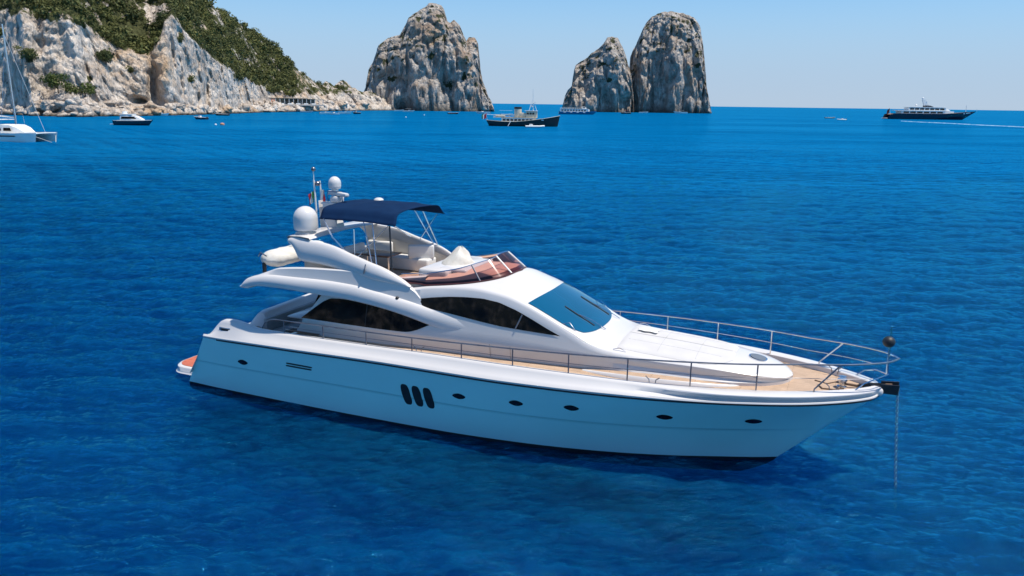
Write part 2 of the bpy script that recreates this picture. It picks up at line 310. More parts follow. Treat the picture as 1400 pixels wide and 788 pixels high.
def sea():
    th = np.concatenate([np.radians(np.linspace(-180, -46, 60, endpoint=False)), np.radians(np.linspace(-46, 46, 980, endpoint=False)), np.radians(np.linspace(46, 180, 60))])
    r = np.concatenate([[0.3, 3, 6], np.geomspace(9, 300, 900), np.geomspace(310, 90000, 130)])
    T, Rr = np.meshgrid(th, r); X = np.sin(T) * Rr; Y = np.cos(T) * Rr; Z = np.zeros_like(X)
    dr = np.gradient(r)[:, None]; sp = np.maximum(dr, Rr * np.radians(92 / 980)) * np.ones_like(X)
    g = np.random.default_rng(3)
    for k in range(90):
        lam = 0.38 * (6.0 / 0.38) ** g.random(); d = R(-97) + g.normal(0, 0.40); kk = 2 * math.pi / lam
        a = 0.0098 * lam ** 0.30 * g.uniform(0.5, 1.3)
        ph = kk * (X * math.cos(d) + Y * math.sin(d)) + g.uniform(0, 6.28)
        fade = np.clip((lam / sp - 2.5) / 2.5, 0, 1)
        s_ = np.sin(ph); Z += a * fade * (s_ + 0.28 * np.cos(2 * ph))
    Z *= 0.55 + 0.45 * sst(0, 16, np.abs(Rr - 24))         # lee around the moored yacht
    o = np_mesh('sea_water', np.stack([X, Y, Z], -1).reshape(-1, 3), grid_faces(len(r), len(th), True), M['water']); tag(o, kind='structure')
    # light scattered back from the water column: a sheet of blue below the surface takes the yacht's shadow
    th = np.radians(np.linspace(-180, 180, 241)); r = np.concatenate([[0.3], np.geomspace(5, 200, 170), np.geomspace(230, 90000, 30)])
    T, Rr = np.meshgrid(th, r); X = np.sin(T) * Rr; Y = np.cos(T) * Rr
    for k, (dep, op) in enumerate(((-0.9, 0.10), (-1.7, 0.40), (-2.7, 1.0))):
        mm = bpy.data.materials.new('deep_water_blue'); mm.use_nodes = True; n = mm.node_tree; n.nodes.clear(); o_ = n.nodes.new('ShaderNodeOutputMaterial')
        df = n.nodes.new('ShaderNodeBsdfDiffuse'); df.inputs[0].default_value = (0.0002, 0.050, 0.185, 1); tr = n.nodes.new('ShaderNodeBsdfTransparent'); tr.inputs[0].default_value = (0.6, 0.9, 0.97, 1)
        mx = n.nodes.new('ShaderNodeMixShader'); mx.inputs[0].default_value = op; n.links.new(tr.outputs[0], mx.inputs[1]); n.links.new(df.outputs[0], mx.inputs[2]); n.links.new(mx.outputs[0], o_.inputs[0])
        q = k * 1.7; amp = 0.16 + 0.10 * k
        Z = dep + amp * np.sin(X * 1.3 + q + 0.7 * np.sin(Y * 1.1 + q)) * np.sin(Y * 1.7 - q + 0.9 * np.sin(X * 0.8 + q)) * (Rr < 150) - (3 + k) * sst(150, 400, Rr)
        o = np_mesh('deep_water', np.stack([X, Y, Z], -1).reshape(-1, 3), grid_faces(len(r), len(th)), mm); tag(o, kind='structure')
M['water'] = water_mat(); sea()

# ------------------------------------------------------------------ surveying helpers (bearing and height seen from the drone)
def sight(x, y): return fw * 1080 + r2 * (x - 700) - u2 * (y - 394)
def height_at(x, y, dist):
    p = sight(x, y); return CAM_H + p.z / math.hypot(p.x, p.y) * dist
_fw, _r2, _u2 = (np.array(v) for v in (fw, r2, u2))
def seen_y(P):
    d = np.asarray(P, float) - np.array([0, 0, CAM_H]); return 394 - 1080 * (d @ _u2) / (d @ _fw)

# ------------------------------------------------------------------ rock noise
def rock_disp(x, y, z, big=1.0, seed=0.0):
    v = Vector((x / 26 + seed, y / 26, z / 60)); a = noise.ridged_multi_fractal(v, 0.9, 2.1, 5, 1.0, 2.0) - 1.1
    v = Vector((x / 9 + seed * 2, y / 9, z / 16)); b = noise.fractal(v, 0.9, 2.0, 5)
    d, _ = noise.voronoi(Vector((x / 7.5, y / 7.5, z / 21 + seed))); c = min(d[1] - d[0], 0.5)
    wx = x + 3.0 * b; d, _ = noise.voronoi(Vector((wx / 17, y / 17, z / 34 + seed * 3))); e = min(d[1] - d[0], 0.3) / 0.3
    st = abs(((z + 2.2 * b + 0.12 * x) / 5.5) % 1.0 - 0.5)                     # bedding ledges
    d, _ = noise.voronoi(Vector((wx / 3.4, y / 3.4, z / 8 + seed))); h2 = min(d[1] - d[0], 0.4)
    return big * (2.8 * a + 3.2 * (e - 0.8)) + 2.8 * b + 2.6 * c + 0.9 * st + 1.2 * h2

def bearing_frame(px, dist):
    th = math.atan((px - 700) / 1080 * math.cos(PITCH)); e = Vector((math.sin(th), math.cos(th), 0)); lat = Vector((math.cos(th), -math.sin(th), 0)); return e * dist, lat, e

def stack(name, cpx, dist, prof, depth, label, seed, vegspots, cave=None):
    """a sea stack: ridge profile (lateral metres, height metres) with steep faces both ways"""
    c, lat, out_ = bearing_frame(cpx, dist)
    xs = [p[0] for p in prof]; hs = [p[1] for p in prof]; x0, x1 = xs[0], xs[-1]; cx = (x0 + x1) / 2; hw = (x1 - x0) / 2
    nu, nv = 300, 190; V = np.zeros((nu, nv, 3)); veg = np.zeros((nu, nv)); tide = np.zeros((nu, nv))
    for i in range(nu):
        q = -1 + 2 * i / (nu - 1); q = math.copysign(1 - (1 - abs(q)) ** 1.5, q) if abs(q) < 1 else q
        x = cx + hw * q; h = float(np.interp(x, xs, hs)); D = depth * (1 - abs(q) ** 2.4) ** 0.6 + 1.5
        for j in range(nv):
            f = j / (nv - 1); ph = math.pi * (f ** 1.25); cz = math.sin(ph); z = h * cz ** 0.42; y = -D * math.cos(ph) * (1 - 0.28 * (z / max(h, 1)) ** 2)
            dsp = rock_disp(x, y, z, 1.5, seed); env = min(1, z / 6 + 0.35) * min(1, h / 12)
            vb = Vector((x / 34 + seed, y / 34, z / 80)); dsp += 12.0 * noise.noise(vb) - 5.0 * max(0.0, 0.22 - abs(noise.noise(Vector((x / 15 + seed * 3, y / 60, z / 90))))) / 0.22 * (0.5 + noise.noise(Vector((x / 30, z / 30, seed))))
            n_out = -math.cos(ph)
            yy = y + n_out * dsp * 1.25 * env; xx = x + dsp * 0.12 * env * (1 if q > 0 else -1) * abs(q); zz = z + (dsp * 0.16 if cz > 0.9 else 0) * env - 1.5
            if cave:
                for cu, cz_, rw, rh, dp in cave:
                    e = math.exp(-((xx - cu) / rw) ** 2 - ((zz - cz_) / rh) ** 2)
                    if n_out < 0: yy += dp * e
            V[i, j] = tuple(c + lat * xx + out_ * yy + Vector((0, 0, zz)))
            g = 0
            for su, sz, sr in vegspots: g = max(g, math.exp(-((xx - su) / sr) ** 2 - ((zz - sz) / (sr * 0.6)) ** 2))
            vn = noise.noise(Vector((x / 12, y / 12, z / 9 + seed))); g = max(g, 0.55 + 0.6 * vn if cz > 0.30 and z > 14 else 0); veg[i, j] = g * 0.62; tide[i, j] = 1 - min(1, max(0, (zz - 0.6) / 1.6))
    o = np_mesh(name, V.reshape(-1, 3), grid_faces(nu, nv), M['stack'], False, dict(veg=veg.ravel(), tide=tide.ravel()))
    tag(o, label, 'sea stack'); return V, o

def px_prof(pts, dist, cpx):
    c, lat, e = bearing_frame(cpx, dist); o = []
    for x, y in pts:
        p = sight(x, y); k = dist / (p.x * e.x + p.y * e.y); o.append(((p * k).dot(lat), CAM_H + p.z * k))
    return o

P1 = [(492, 151), (496, 128), (501, 114), (504, 94), (511, 80), (516, 64), (520, 60), (534, 49), (547, 46), (552, 38), (555, 32), (559, 23), (566, 19), (574, 14), (580, 10), (586, 4), (597, 3), (604, 6), (607, 10), (612, 26), (616, 28), (621, 24), (626, 29), (629, 33), (634, 46), (638, 54), (641, 49), (650, 50), (653, 60), (655, 80), (657, 100), (661, 117), (666, 130), (671, 139), (675, 149), (678, 156)]
P2 = [(766, 156), (769, 145), (773, 130), (777, 122), (782, 116), (784, 100), (787, 89), (794, 83), (802, 78), (809, 71), (815, 67), (825, 59), (830, 51), (836, 49), (845, 50), (848, 56), (851, 62), (857, 79), (861, 92), (863, 104), (865, 130), (867, 156)]
P3 = [(857, 156), (858.5, 120), (860, 90), (862, 76), (866, 66), (871, 55), (876, 46), (881, 34), (886, 27), (891, 22), (904, 17), (919, 15), (934, 17), (947, 22), (953, 29), (957, 36), (960, 50), (962, 76), (964, 100), (966, 120), (969, 138), (972, 150), (974, 157)]
stack('sea_stack', 585, 960, px_prof(P1, 960, 585), 46, 'broad jagged grey sea stack with spires, nearest the green headland', 1.3,
      [(-28, 78, 9), (-12, 100, 10), (-35, 95, 8), (20, 30, 12), (40, 38, 10), (2, 60, 9), (52, 32, 9), (-46, 35, 8), (12, 105, 8)], cave=[(-31, 3, 7, 9, 22)])
stack('sea_stack', 816, 1090, px_prof(P2, 1090, 816), 34, 'smaller sea stack with a sloping left shoulder, between the other two', 4.1, [(12, 90, 9), (-20, 70, 7), (10, 40, 8)], cave=[(34, 12, 7, 16, 16), (-22, 42, 11, 26, 9)])
stack('sea_stack', 915, 1130, px_prof(P3, 1130, 915), 44, 'tall round-topped sea stack standing farthest right', 7.7, [(10, 136, 12), (-25, 128, 9), (36, 118, 10), (30, 60, 8)], cave=[(-22, 55, 12, 48, 12), (16, 88, 7, 30, 9), (15, 22, 8, 16, 9)])

# ------------------------------------------------------------------ headland
def on_bearing(px, dist):
    th = math.atan((px - 700) / 1080 * math.cos(PITCH)); return Vector((math.sin(th) * dist, math.cos(th) * dist, 0))
HU = [-260, -120, 0, 50, 100, 150, 200, 250, 300, 350, 400, 450, 500, 540]
SHORE = [560, 545, 507, 471, 456, 478, 494, 523, 573, 656, 720, 802, 880, 930]
RU = [-260, 0, 100, 200, 260, 282, 300, 314, 334, 354, 366, 386, 409, 426, 437, 446, 454, 460, 471, 480, 487, 494, 500, 520, 545]
RY = [-190, -150, -110, -58, -14, 0, 10, 20, 37, 47, 57, 77, 97, 111, 116, 114, 120, 114, 112, 122, 125, 126, 127, 130, 140]
CU = [-260, 0, 50, 60, 100, 130, 150, 175, 196, 212, 222, 230, 241, 250, 262, 280, 300, 330, 350, 380, 400, 430, 450, 470, 500, 545]
CY = [20, 18, 22, 32, 32, 42, 60, 72, 78, 74, 58, 34, 24, 36, 52, 70, 88, 107, 118, 123, 127, 131, 129, 128, 130, 143]
def headland():
    us = np.linspace(-260, 540, 640); nv = 170; V = np.zeros((len(us), nv, 3)); veg = np.zeros((len(us), nv)); tide = np.zeros((len(us), nv))
    for i, u in enumerate(us):
        ds = float(ip(u, HU, SHORE)); e = on_bearing(u, 1.0)
        e2 = Vector((math.sin(math.atan((u - 700) / 1080 * math.cos(PITCH))), 1, 0)).normalized()
        shelf = float(np.interp(u, [-100, 40, 60, 150, 230, 300, 360, 450, 540], [8, 10, 22, 24, 15, 9, 22, 30, 14])); sh_h = float(np.interp(u, [-100, 30, 60, 90, 150, 230, 300, 360, 450, 540], [3, 3, 8, 9, 5, 4, 3.0, 5, 9, 5]))
        dc = ds + shelf; dtop = dc + float(np.interp(u, [-260, 190, 215, 235, 400, 470, 540], [26, 24, 22, 18, 14, 12, 6]))
        zc = height_at(u, float(np.interp(u, CU, CY)), dtop)
        dr_ = dtop + float(np.interp(u, [-260, 200, 300, 400, 440, 480, 540], [190, 120, 95, 60, 35, 14, 6]))
        zr = max(zc + 1, height_at(u, float(np.interp(u, RU, RY)), dr_))
        kn_f = [0, 0.10, 0.17, 0.62, 0.92, 1.0]; kn_d = [ds - 4, ds + shelf * 0.35, dc, dtop, dr_, dr_ + 40]; kn_z = [-5, sh_h * 0.7, sh_h, zc, zr, zr - 25]
        for j in range(nv):
            f = j / (nv - 1); d = float(np.interp(f, kn_f, kn_d)); z = float(np.interp(f, kn_f, kn_z))
            p = e * d; cl = float(sst(0.14, 0.22, f) * (1 - sst(0.60, 0.70, f)))
            dsp = rock_disp(p.x, p.y, z, 0.75, 2.2) + 5.0 * noise.noise(Vector((p.x / 30, p.y / 30, z / 40)))
            out_amt = dsp * (1.25 * cl + 0.30 * (1 - cl))
            # gullies, caves and buttresses, seen where they are on the real cliff
            zz_px = float(seen_y((p.x, p.y, z)))
            for gu, gy, ru, ry, dep in ((207, 115, 8, 32, -17), (226, 95, 12, 40, 4), (95, 70, 16, 26, -4), (118, 88, 4, 30, -4), (246, 110, 3, 26, -4), (238, 80, 3, 30, -3), (186, 139, 12, 5.5, -24), (172, 133, 15, 10, -5), (280, 128, 3, 15, -15), (268, 135, 2.5, 9, -7), (305, 132, 2, 9, -6), (336, 137, 3, 5, -6), (72, 152, 9, 4.5, -9), (52, 153, 7, 4, -8), (58, 58, 9, 12, -7), (120, 50, 6, 14, -5), (140, 105, 20, 18, 4), (35, 90, 14, 40, 4)):
                out_amt += dep * math.exp(-((u - gu) / ru) ** 2 - ((zz_px - gy) / ry) ** 2)
            q = p - e2 * out_amt; q.z = z + (1 - cl) * dsp * (0.55 if f > 0.16 else 0.42) * min(1, f / 0.08) + cl * 0.15 * dsp
            V[i, j] = tuple(q)
            tide[i, j] = 1 - min(1, max(0, (q.z - 0.5) / 1.3))
            g = float(sst(0.60, 0.645, f)) * 0.85
            if u > 395: g *= float(np.interp(u, [395, 430, 455, 470, 545], [0.85, 0.62, 0.7, 0.62, 0.35]))
            g -= 0.9 * math.exp(-((u - 213) / 8) ** 2 - ((zz_px - 22) / 17) ** 2) + 0.5 * math.exp(-((u - 232) / 9) ** 2 - ((zz_px - 14) / 10) ** 2)
            if f > 0.66 and u < 400: g += 0.42 * noise.noise(Vector((p.x / 22, p.y / 22, z / 16))) - 0.06
            for gu, gy, ru, ry in ((45, 78, 8, 8), (12, 45, 7, 8), (148, 78, 8, 8), (163, 55, 10, 12), (178, 97, 7, 5), (122, 108, 5, 5), (250, 52, 8, 10), (258, 108, 4, 5), (330, 104, 16, 8), (370, 122, 15, 7), (395, 128, 14, 6), (455, 126, 10, 5)):
                g = max(g, 0.75 * math.exp(-((u - gu) / ru) ** 2 - ((zz_px - gy) / ry) ** 2))
            veg[i, j] = g
    o = np_mesh('headland', V.reshape(-1, 3), grid_faces(len(us), nv), M['cliff'], False, dict(veg=veg.ravel(), tide=tide.ravel())); tag(o, kind='structure')
    return us, V, veg
HUS, HV, HVEG = headland()

def shore_rocks():
    g = np.random.default_rng(21); bm = bmesh.new(); bmesh.ops.create_icosphere(bm, subdivisions=3, radius=1); B = np.array([v.co[:] for v in bm.verts]); F0 = np.array([[v.index for v in f.verts] for f in bm.faces]); bm.free()
    VV, FF = [], []; n0 = 0
    for k in range(190):
        u = g.uniform(-60, 500); i = int(np.argmin(np.abs(HUS - u))); j = int(g.integers(3, 27)); p = HV[i, j]; r_ = g.uniform(0.9, 3.4) * (1.25 if u > 330 else 1.0); off = g.uniform(0, 50)
        d = np.array([1 + 0.55 * noise.noise(Vector(b * 1.1 + off)) + 0.25 * noise.noise(Vector(b * 2.7 + off)) for b in B])[:, None]
        V = B * d * np.array([r_ * g.uniform(.8, 1.5), r_ * g.uniform(.8, 1.4), r_ * g.uniform(.5, 1.0)]); a = g.uniform(0, 6.28); ca, sa = math.cos(a), math.sin(a)
        V = V @ np.array([[ca, sa, 0], [-sa, ca, 0], [0, 0, 1]]); V = V + np.array([p[0], p[1], max(p[2], -.3) + r_ * .15]); VV.append(V); FF.append(F0 + n0); n0 += len(B)
    V = np.concatenate(VV); o = np_mesh('shore_rocks', V, np.concatenate(FF), M['cliff'], False, dict(veg=np.zeros(len(V)), tide=1 - np.clip((V[:, 2] - .4) / 1.2, 0, 1))); tag(o, 'pale tumbled boulders along the foot of the cliff', 'rocks', kind='stuff')
shore_rocks()

def leaf_cloud(centres, radii, nper, leaf, g, tone=None):
    """many small leaf faces filling irregular lobes"""
    C = np.repeat(centres, nper, 0); Rr = np.repeat(radii, nper)[:, None]; N = len(C)
    d = g.normal(size=(N, 3)); d /= np.linalg.norm(d, axis=1, keepdims=True); rad = g.uniform(0.45, 1.08, (N, 1)); d2 = d * np.array([1.15, 1.15, 0.70]); P = C + d2 * rad * Rr
    n = d + g.normal(0, 0.55, (N, 3)); n /= np.linalg.norm(n, axis=1, keepdims=True); t = np.cross(n, g.normal(size=(N, 3))); t /= np.linalg.norm(t, axis=1, keepdims=True); b = np.cross(n, t)
    L_ = leaf * np.repeat(radii, nper)[:, None] * g.uniform(0.6, 1.3, (N, 1)); V = np.stack([P - t * L_, P - b * L_ * 0.6, P + t * L_, P + b * L_ * 0.6], 1)
    tn = g.uniform(0, 1, len(centres)) if tone is None else tone
    sh = np.repeat(np.clip(np.repeat(tn, nper) * 0.7 + g.uniform(0, 0.42, N), 0, 1), 4)
    return V.reshape(-1, 3), np.arange(N * 4).reshape(-1, 4), sh

def hillside_scrub():
    g = np.random.default_rng(11); flat = HV.reshape(-1, 3); vg = HVEG.ravel().copy()
    uu = np.repeat(HUS, HV.shape[1]); vis = (vg > 0.5) & (flat[:, 2] > 6) & (uu > -60); idx = np.nonzero(vis)[0]
    wgt = vg[idx] ** 2; pick = g.choice(idx, 6500, replace=False, p=wgt / wgt.sum())
    keep = np.array([noise.noise(Vector((flat[k, 0] / 14, flat[k, 1] / 14, flat[k, 2] / 14))) > (-0.34 if uu[k] < 400 else 0.08) for k in pick]); pick = pick[keep]
    r = np.clip(g.lognormal(0.55, 0.45, len(pick)), 0.8, 4.6) * np.where(uu[pick] > 400, 0.75, 1.0); c = flat[pick] + np.array([0, 0, 1.0]) * (r * 0.35)[:, None]
    tone = np.array([0.5 + 0.75 * noise.noise(Vector((p[0] / 17, p[1] / 17, p[2] / 17 + 9))) for p in c]) + g.normal(0, 0.12, len(c))
    V, F, sh = leaf_cloud(c, r * 1.08, 84, 0.21, g, tone)
    o = np_mesh('hillside_scrub', V, F, M['leaf'], False, dict(shade=sh)); tag(o, 'dense dark green scrub and trees covering the headland slopes', 'scrub', kind='stuff')
hillside_scrub()

def bush(u, ypx, width, height, label, seed, m='leaf2'):
    """one bush standing on the cliff: trunk plus an uneven crown"""
    k = int(np.argmin(np.abs(HUS - u))); col = HV[k]; d = np.hypot(col[:, 0], col[:, 1]); yy = seen_y(col)
    j = 12 + int(np.argmin(np.abs(yy[12:150] - ypx))); p = col[j]; sc_ = d[j] / 1080; W_, H_ = width * sc_, height * sc_
    e = empty('bush', tuple(p)); tag(e, label, 'bush', 'bushes growing from the bare cliff')
    g = np.random.default_rng(seed); nl = 9
    c = np.stack([g.uniform(-0.42, 0.42, nl) * W_, g.uniform(-0.25, 0.1, nl) * W_ - 1.0, g.uniform(0.25, 0.8, nl) * H_], 1); r = g.uniform(0.20, 0.32, nl) * max(H_, W_ * 0.6)
    V, F, sh = leaf_cloud(c, r, 150, 0.17, g); o = np_mesh('crown', V, F, M[m], False, dict(shade=sh)); o.parent = e
    t = MB().tube([(0, 0, -1.5), (0.1, -0.4, H_ * 0.25), (0.2, -0.8, H_ * 0.6)], [0.35, 0.25, 0.1]); 
    for q in (2, 5, 7): t.tube([(0.1, -0.4, H_ * 0.2), tuple(c[q] * 0.9)], [0.18, 0.06], 6)
    t.build('trunk', M['bark'], e)
bush(77, 128, 34, 24, 'larger bright green bush at the left end above the white shore rocks', 1)
bush(113, 133, 44, 16, 'low bright green bush spreading right above the white shore rocks', 2)
bush(147, 88, 14, 17, 'small dark rounded bush alone on the pale rock face', 3, 'leaf')
bush(40, 84, 20, 18, 'dark bush in a cleft of the far left cliff', 4, 'leaf')
bush(163, 66, 18, 20, 'dark bush under the wooded edge of the cliff', 5, 'leaf')

# shore cliff on the near side of the bay (it is what the side windows mirror)
def near_shore():
    nu, nv = 160, 50; V = np.zeros((nu, nv, 3)); veg = np.zeros((nu, nv)); tide = np.zeros((nu, nv))
    for i in range(nu):
        a = R(-205 + 150 * i / (nu - 1)); 
        for j in range(nv):
            f = j / (nv - 1); z = -4 + 60 * f; d = 260 + 60 * f ** 1.5; x = math.cos(a) * d; y = math.sin(a) * d; s_ = rock_disp(x, y, z, 1.4, 5.0)
            env = math.sin(math.pi * i / (nu - 1)) ** 0.5
            V[i, j] = (x - math.cos(a) * s_ * 1.6, y - math.sin(a) * s_ * 1.6, -4 + (z + 4) * env); veg[i, j] = 0.35 + 0.4 * f; tide[i, j] = 1 - min(1, max(0, (z - 0.5) / 1.5))
    o = np_mesh('cliff', V.reshape(-1, 3), grid_faces(nu, nv), M['stack'], True, dict(veg=veg.ravel(), tide=tide.ravel())); tag(o, kind='structure')
near_shore()

# ------------------------------------------------------------------ the moored motor yacht (local axes: x forward, y to port, z up)
YA = empty('motor_yacht', (-9.86, 27.02, 0), R(-23.4))
tag(YA, 'large white flybridge motor yacht with navy bimini lying at anchor in the foreground', 'motor yacht')
BS = [0, 1.5, 3, 5, 8, 11, 13, 15, 17, 18, 19, 20, 20.5, 20.75, 20.86]; BT = [2.45, 2.62, 2.72, 2.8, 2.85, 2.85, 2.79, 2.62, 2.27, 2.0, 1.62, 1.05, .66, .36, .0]
def beam(s): return ip(s, BS, BT)
ZR = ([0, 1.2, 3, 5, 8, 11, 14, 16, 18, 20, 21], [1.78, 1.80, 1.86, 1.92, 1.99, 2.0, 2.05, 2.10, 2.16, 2.20, 2.23])
def zrub(s): return ip(s, *ZR)
ZT = ([1.15, 1.4, 1.65, 1.9, 2.3, 2.7, 3.1, 3.6, 4.5, 7, 10, 13, 16, 19, 21], [1.83, 2.08, 2.33, 2.43, 2.45, 2.41, 2.33, 2.31, 2.32, 2.36, 2.40, 2.41, 2.39, 2.41, 2.44])
def ztop(s): return ip(s, *ZT)
def cap_in(s): return 0.30 - 0.04 * sst(14, 19, s)
WU = [0, .1, .3, .5, .65, .75, .85, .93, .975, 1]; WB_ = [2.28, 2.36, 2.40, 2.33, 2.08, 1.74, 1.20, .60, .24, .0]
STEM_Z = [0, .5, 1.0, 1.5, 2.0, 2.3]; STEM_S = [18.5, 19.02, 19.55, 20.1, 20.62, 20.88]
def hull_pt(u, f):
    s_sheer = 1.15 + u * (20.86 - 1.15); zr = float(zrub(s_sheer)); z = f * zr
    sa = 0.02 + 0.62 * z if z > 0 else 0.0; ss = float(ip(z, STEM_Z, STEM_S)); s = sa + u * (ss - sa)
    bw = float(ip(u, WU, WB_)); bs = float(beam(s_sheer)); pw = 1.0 + 0.9 * float(sst(0.55, 0.95, u)); t = bw + (bs - bw) * f ** pw
    if f < 0.52: t -= 0.014 * float(sst(0, 0.1, 1 - u))
    return (s, -max(t, 0.0), z)
us = list(np.linspace(0, 0.8, 60)) + list(0.8 + 0.2 * (1 - (1 - np.linspace(0, 1, 40)[1:]) ** 1.7))
fs_ = [0.03, .1, .2, .3, .4, .47, .515, .522, .53, .6, .7, .8, .9, .96, 1.0]
h = MB().grid([[hull_pt(u, f) for f in fs_] for u in us]).mirror(); HULL = h.build('hull', M['hull'], YA, 50)
def bottom_pt(u, q):      # q 0 keel .. 1 boot top
    x, y, z = hull_pt(u, 0.03); d = 1 - q; return (x - 0.9 * d * u ** 6, y * (1 - d ** 2.2) * (1 - 0.01 * d), z - 0.95 * d ** 0.8 + (0.35 * d * u ** 8))
MB().grid([[bottom_pt(u, q) for q in (0, .3, .55, .75, .9, 1)] for u in us]).mirror().build('bottom', M['bottom'], YA, 50)
# boot line, rub rail
for sg in (-1, 1):
    ss_ = np.linspace(1.75, 20.84, 90); MB().tube([(s, sg * (float(beam(s)) + 0.012), float(zrub(s)) - 0.005) for s in ss_], 0.024, 8).build('rub_rail', M['black'], YA, 60)
# bulwark with its rounded cap
def bul_sec(s):
    b = float(beam(s)); zr = float(zrub(s)); zt = float(ztop(s)); ci = float(cap_in(s)); k = float(sst(14.6, 17.4, s)); hh = zt - zr
    lo = [(b + .02, zr + .02), (b + .035, zr + .07), (b - .01, zr + .12), (b - .06, zr + .25 * hh + .06), (b - .15, zr + .55 * hh), (b - .23, zr + .82 * hh), (b - .27, zr + .95 * hh), (b - ci - .02, zt), (b - ci - .10, zt), (b - ci - .13, zt - .02), (b - ci - .14, zt - .16)]
    bo = [(b + .02, zr + .02), (b + .045, zr + .03), (b + .035, zr + .06), (b - .07, zr + .07), (b - .10, zr + .09), (b + .02, zr + .86 * hh), (b + .015, zr + .95 * hh), (b - .05, zt), (b - ci - .10, zt + .015), (b - ci - .13, zt - .005), (b - ci - .14, zt - .16)]
    return [(s, -max(lo[i][0] * (1 - k) + bo[i][0] * k, 0.0), lo[i][1] * (1 - k) + bo[i][1] * k) for i in range(len(lo))]
ss_ = list(np.linspace(1.16, 19.8, 110)) + list(np.linspace(19.88, 20.86, 22))
MB().grid([bul_sec(s) for s in ss_]).mirror().build('bulwark', M['gel'], YA, 40)
MB().rbox((20.74, 0, 2.33), (0.34, 0.5, 0.22), 0.09, seg=4).build('bow_cap', M['gel'], YA)
# decks
def zdk(s): return float(ztop(max(s, 4.4))) - 0.13
ss_ = np.linspace(4.35, 20.35, 60)
MB().grid([[(s, y * max(float(beam(s)) - .40, .02), zdk(s) + .02 * (1 - y * y)) for y in np.linspace(-1, 1, 9)] for s in ss_]).build('deck', M['teak'], YA)
MB().grid([[(s, y, 1.5) for y in (-2.3, 2.3)] for s in (1.6, 4.6)]).build('cockpit_floor', M['teak'], YA)
for sg in (-1, 1):
    cs = MB()      # inner side lining of the cockpit
    cs.grid([[(s, sg * (float(beam(s)) - .44), z) for z in (1.45, float(ztop(s)) - .05)] for s in np.linspace(1.95, 4.6, 10)])
    cs.build('cockpit_lining', M['grey'], YA)
st_ = MB()
for k in range(2): st_.rbox((4.05 + .28 * k, -1.95, 1.65 + .26 * k), (.34, .62, .36 + .2 * k), .03)
ST = st_.build('side_steps', M['gel'], YA)
tr_ = MB()
for k in range(2): tr_.box((4.55 + .12 * k, -2.02 + .16 * k, 2.27 + .05 * k), (1.35, .09, .02))
tr_.build('step_tread', M['wood'], ST)
# stern: platform, transom, aft coaming, fairlead
def round_rect(x0, x1, hy, r, n=6):
    p = []
    for cx, cy, a0 in ((x0 + r, hy - r, 90), (x0 + r, -hy + r, 180)):
        for k in range(n + 1): a = R(a0 + 90 * k / n); p.append((cx + r * math.cos(a), cy + r * math.sin(a)))
    return [(x1, hy)] + p + [(x1, -hy)]
pf = round_rect(-.78, .42, 2.24, .55); pl = MB(); rings = []
for off, z in ((-.05, .28), (0, .33), (0, .46), (.04, .50), (.12, .50)):
    rings.append([(x + (off if x < .4 else 0), y * (1 - off / 2.4), z) for x, y in pf])
pl.grid(rings); pl.add(rings[-1], [tuple(range(len(pf)))]); pl.add(rings[0], [tuple(range(len(pf)))])
PLF = pl.build('swim_platform', M['gel'], YA, 50)
tk = round_rect(-.68, .42, 2.12, .48); MB().prism([(x, y, .504) for x, y in tk], (0, 0, 0), (0, 0, .012)).build('platform_teak', M['teakred'], PLF, 0)
prof = [(.33, .45), (.55, .8), (.85, 1.28), (1.13, 1.75), (1.45, 1.86), (1.8, 1.88)]
MB().grid([[(x, y, z) for x, z in prof] for y in np.linspace(-2.5, 2.5, 7)]).build('transom', M['gel'], YA, 30)
cp = MB(); nn = 22; rows = []
for i in range(nn):
    y = -1.05 + 3.25 * i / (nn - 1); e = min(1, (y + 1.05) / .28); e = math.sqrt(max(0, 1 - (1 - e) ** 2)); tp = 1.88 + (.50 + .02 * y) * e
    rows.append([(1.62, y, 1.86), (1.74, y, 1.88 + (tp - 1.88) * .5), (1.90, y, tp - .05), (1.98, y, tp), (2.10, y, tp), (2.18, y, tp - .04), (2.26, y, 1.88 + (tp - 1.88) * .4), (2.30, y, 1.5)])
cp.grid(rows).build('aft_coaming', M['gel'], YA, 50)
ck = MB().rbox((2.62, .35, 1.62), (.62, 2.9, .30), .07); ck.rbox((2.37, .35, 1.98), (.16, 2.9, .46), .06); ck.build('aft_sofa', M['grey'], YA)
for sg in (-1, 1):
    fl = MB().rbox((1.98, sg * 2.50, 2.15), (.46, .05, .12), .02, rz=sg * .03); FL = fl.build('fairlead', M['steel'], YA)
    MB().box((2.0, sg * 2.53, 2.15), (.30, .03, .07), rz=sg * .03).build('fairlead_opening', M['black'], FL, 0)

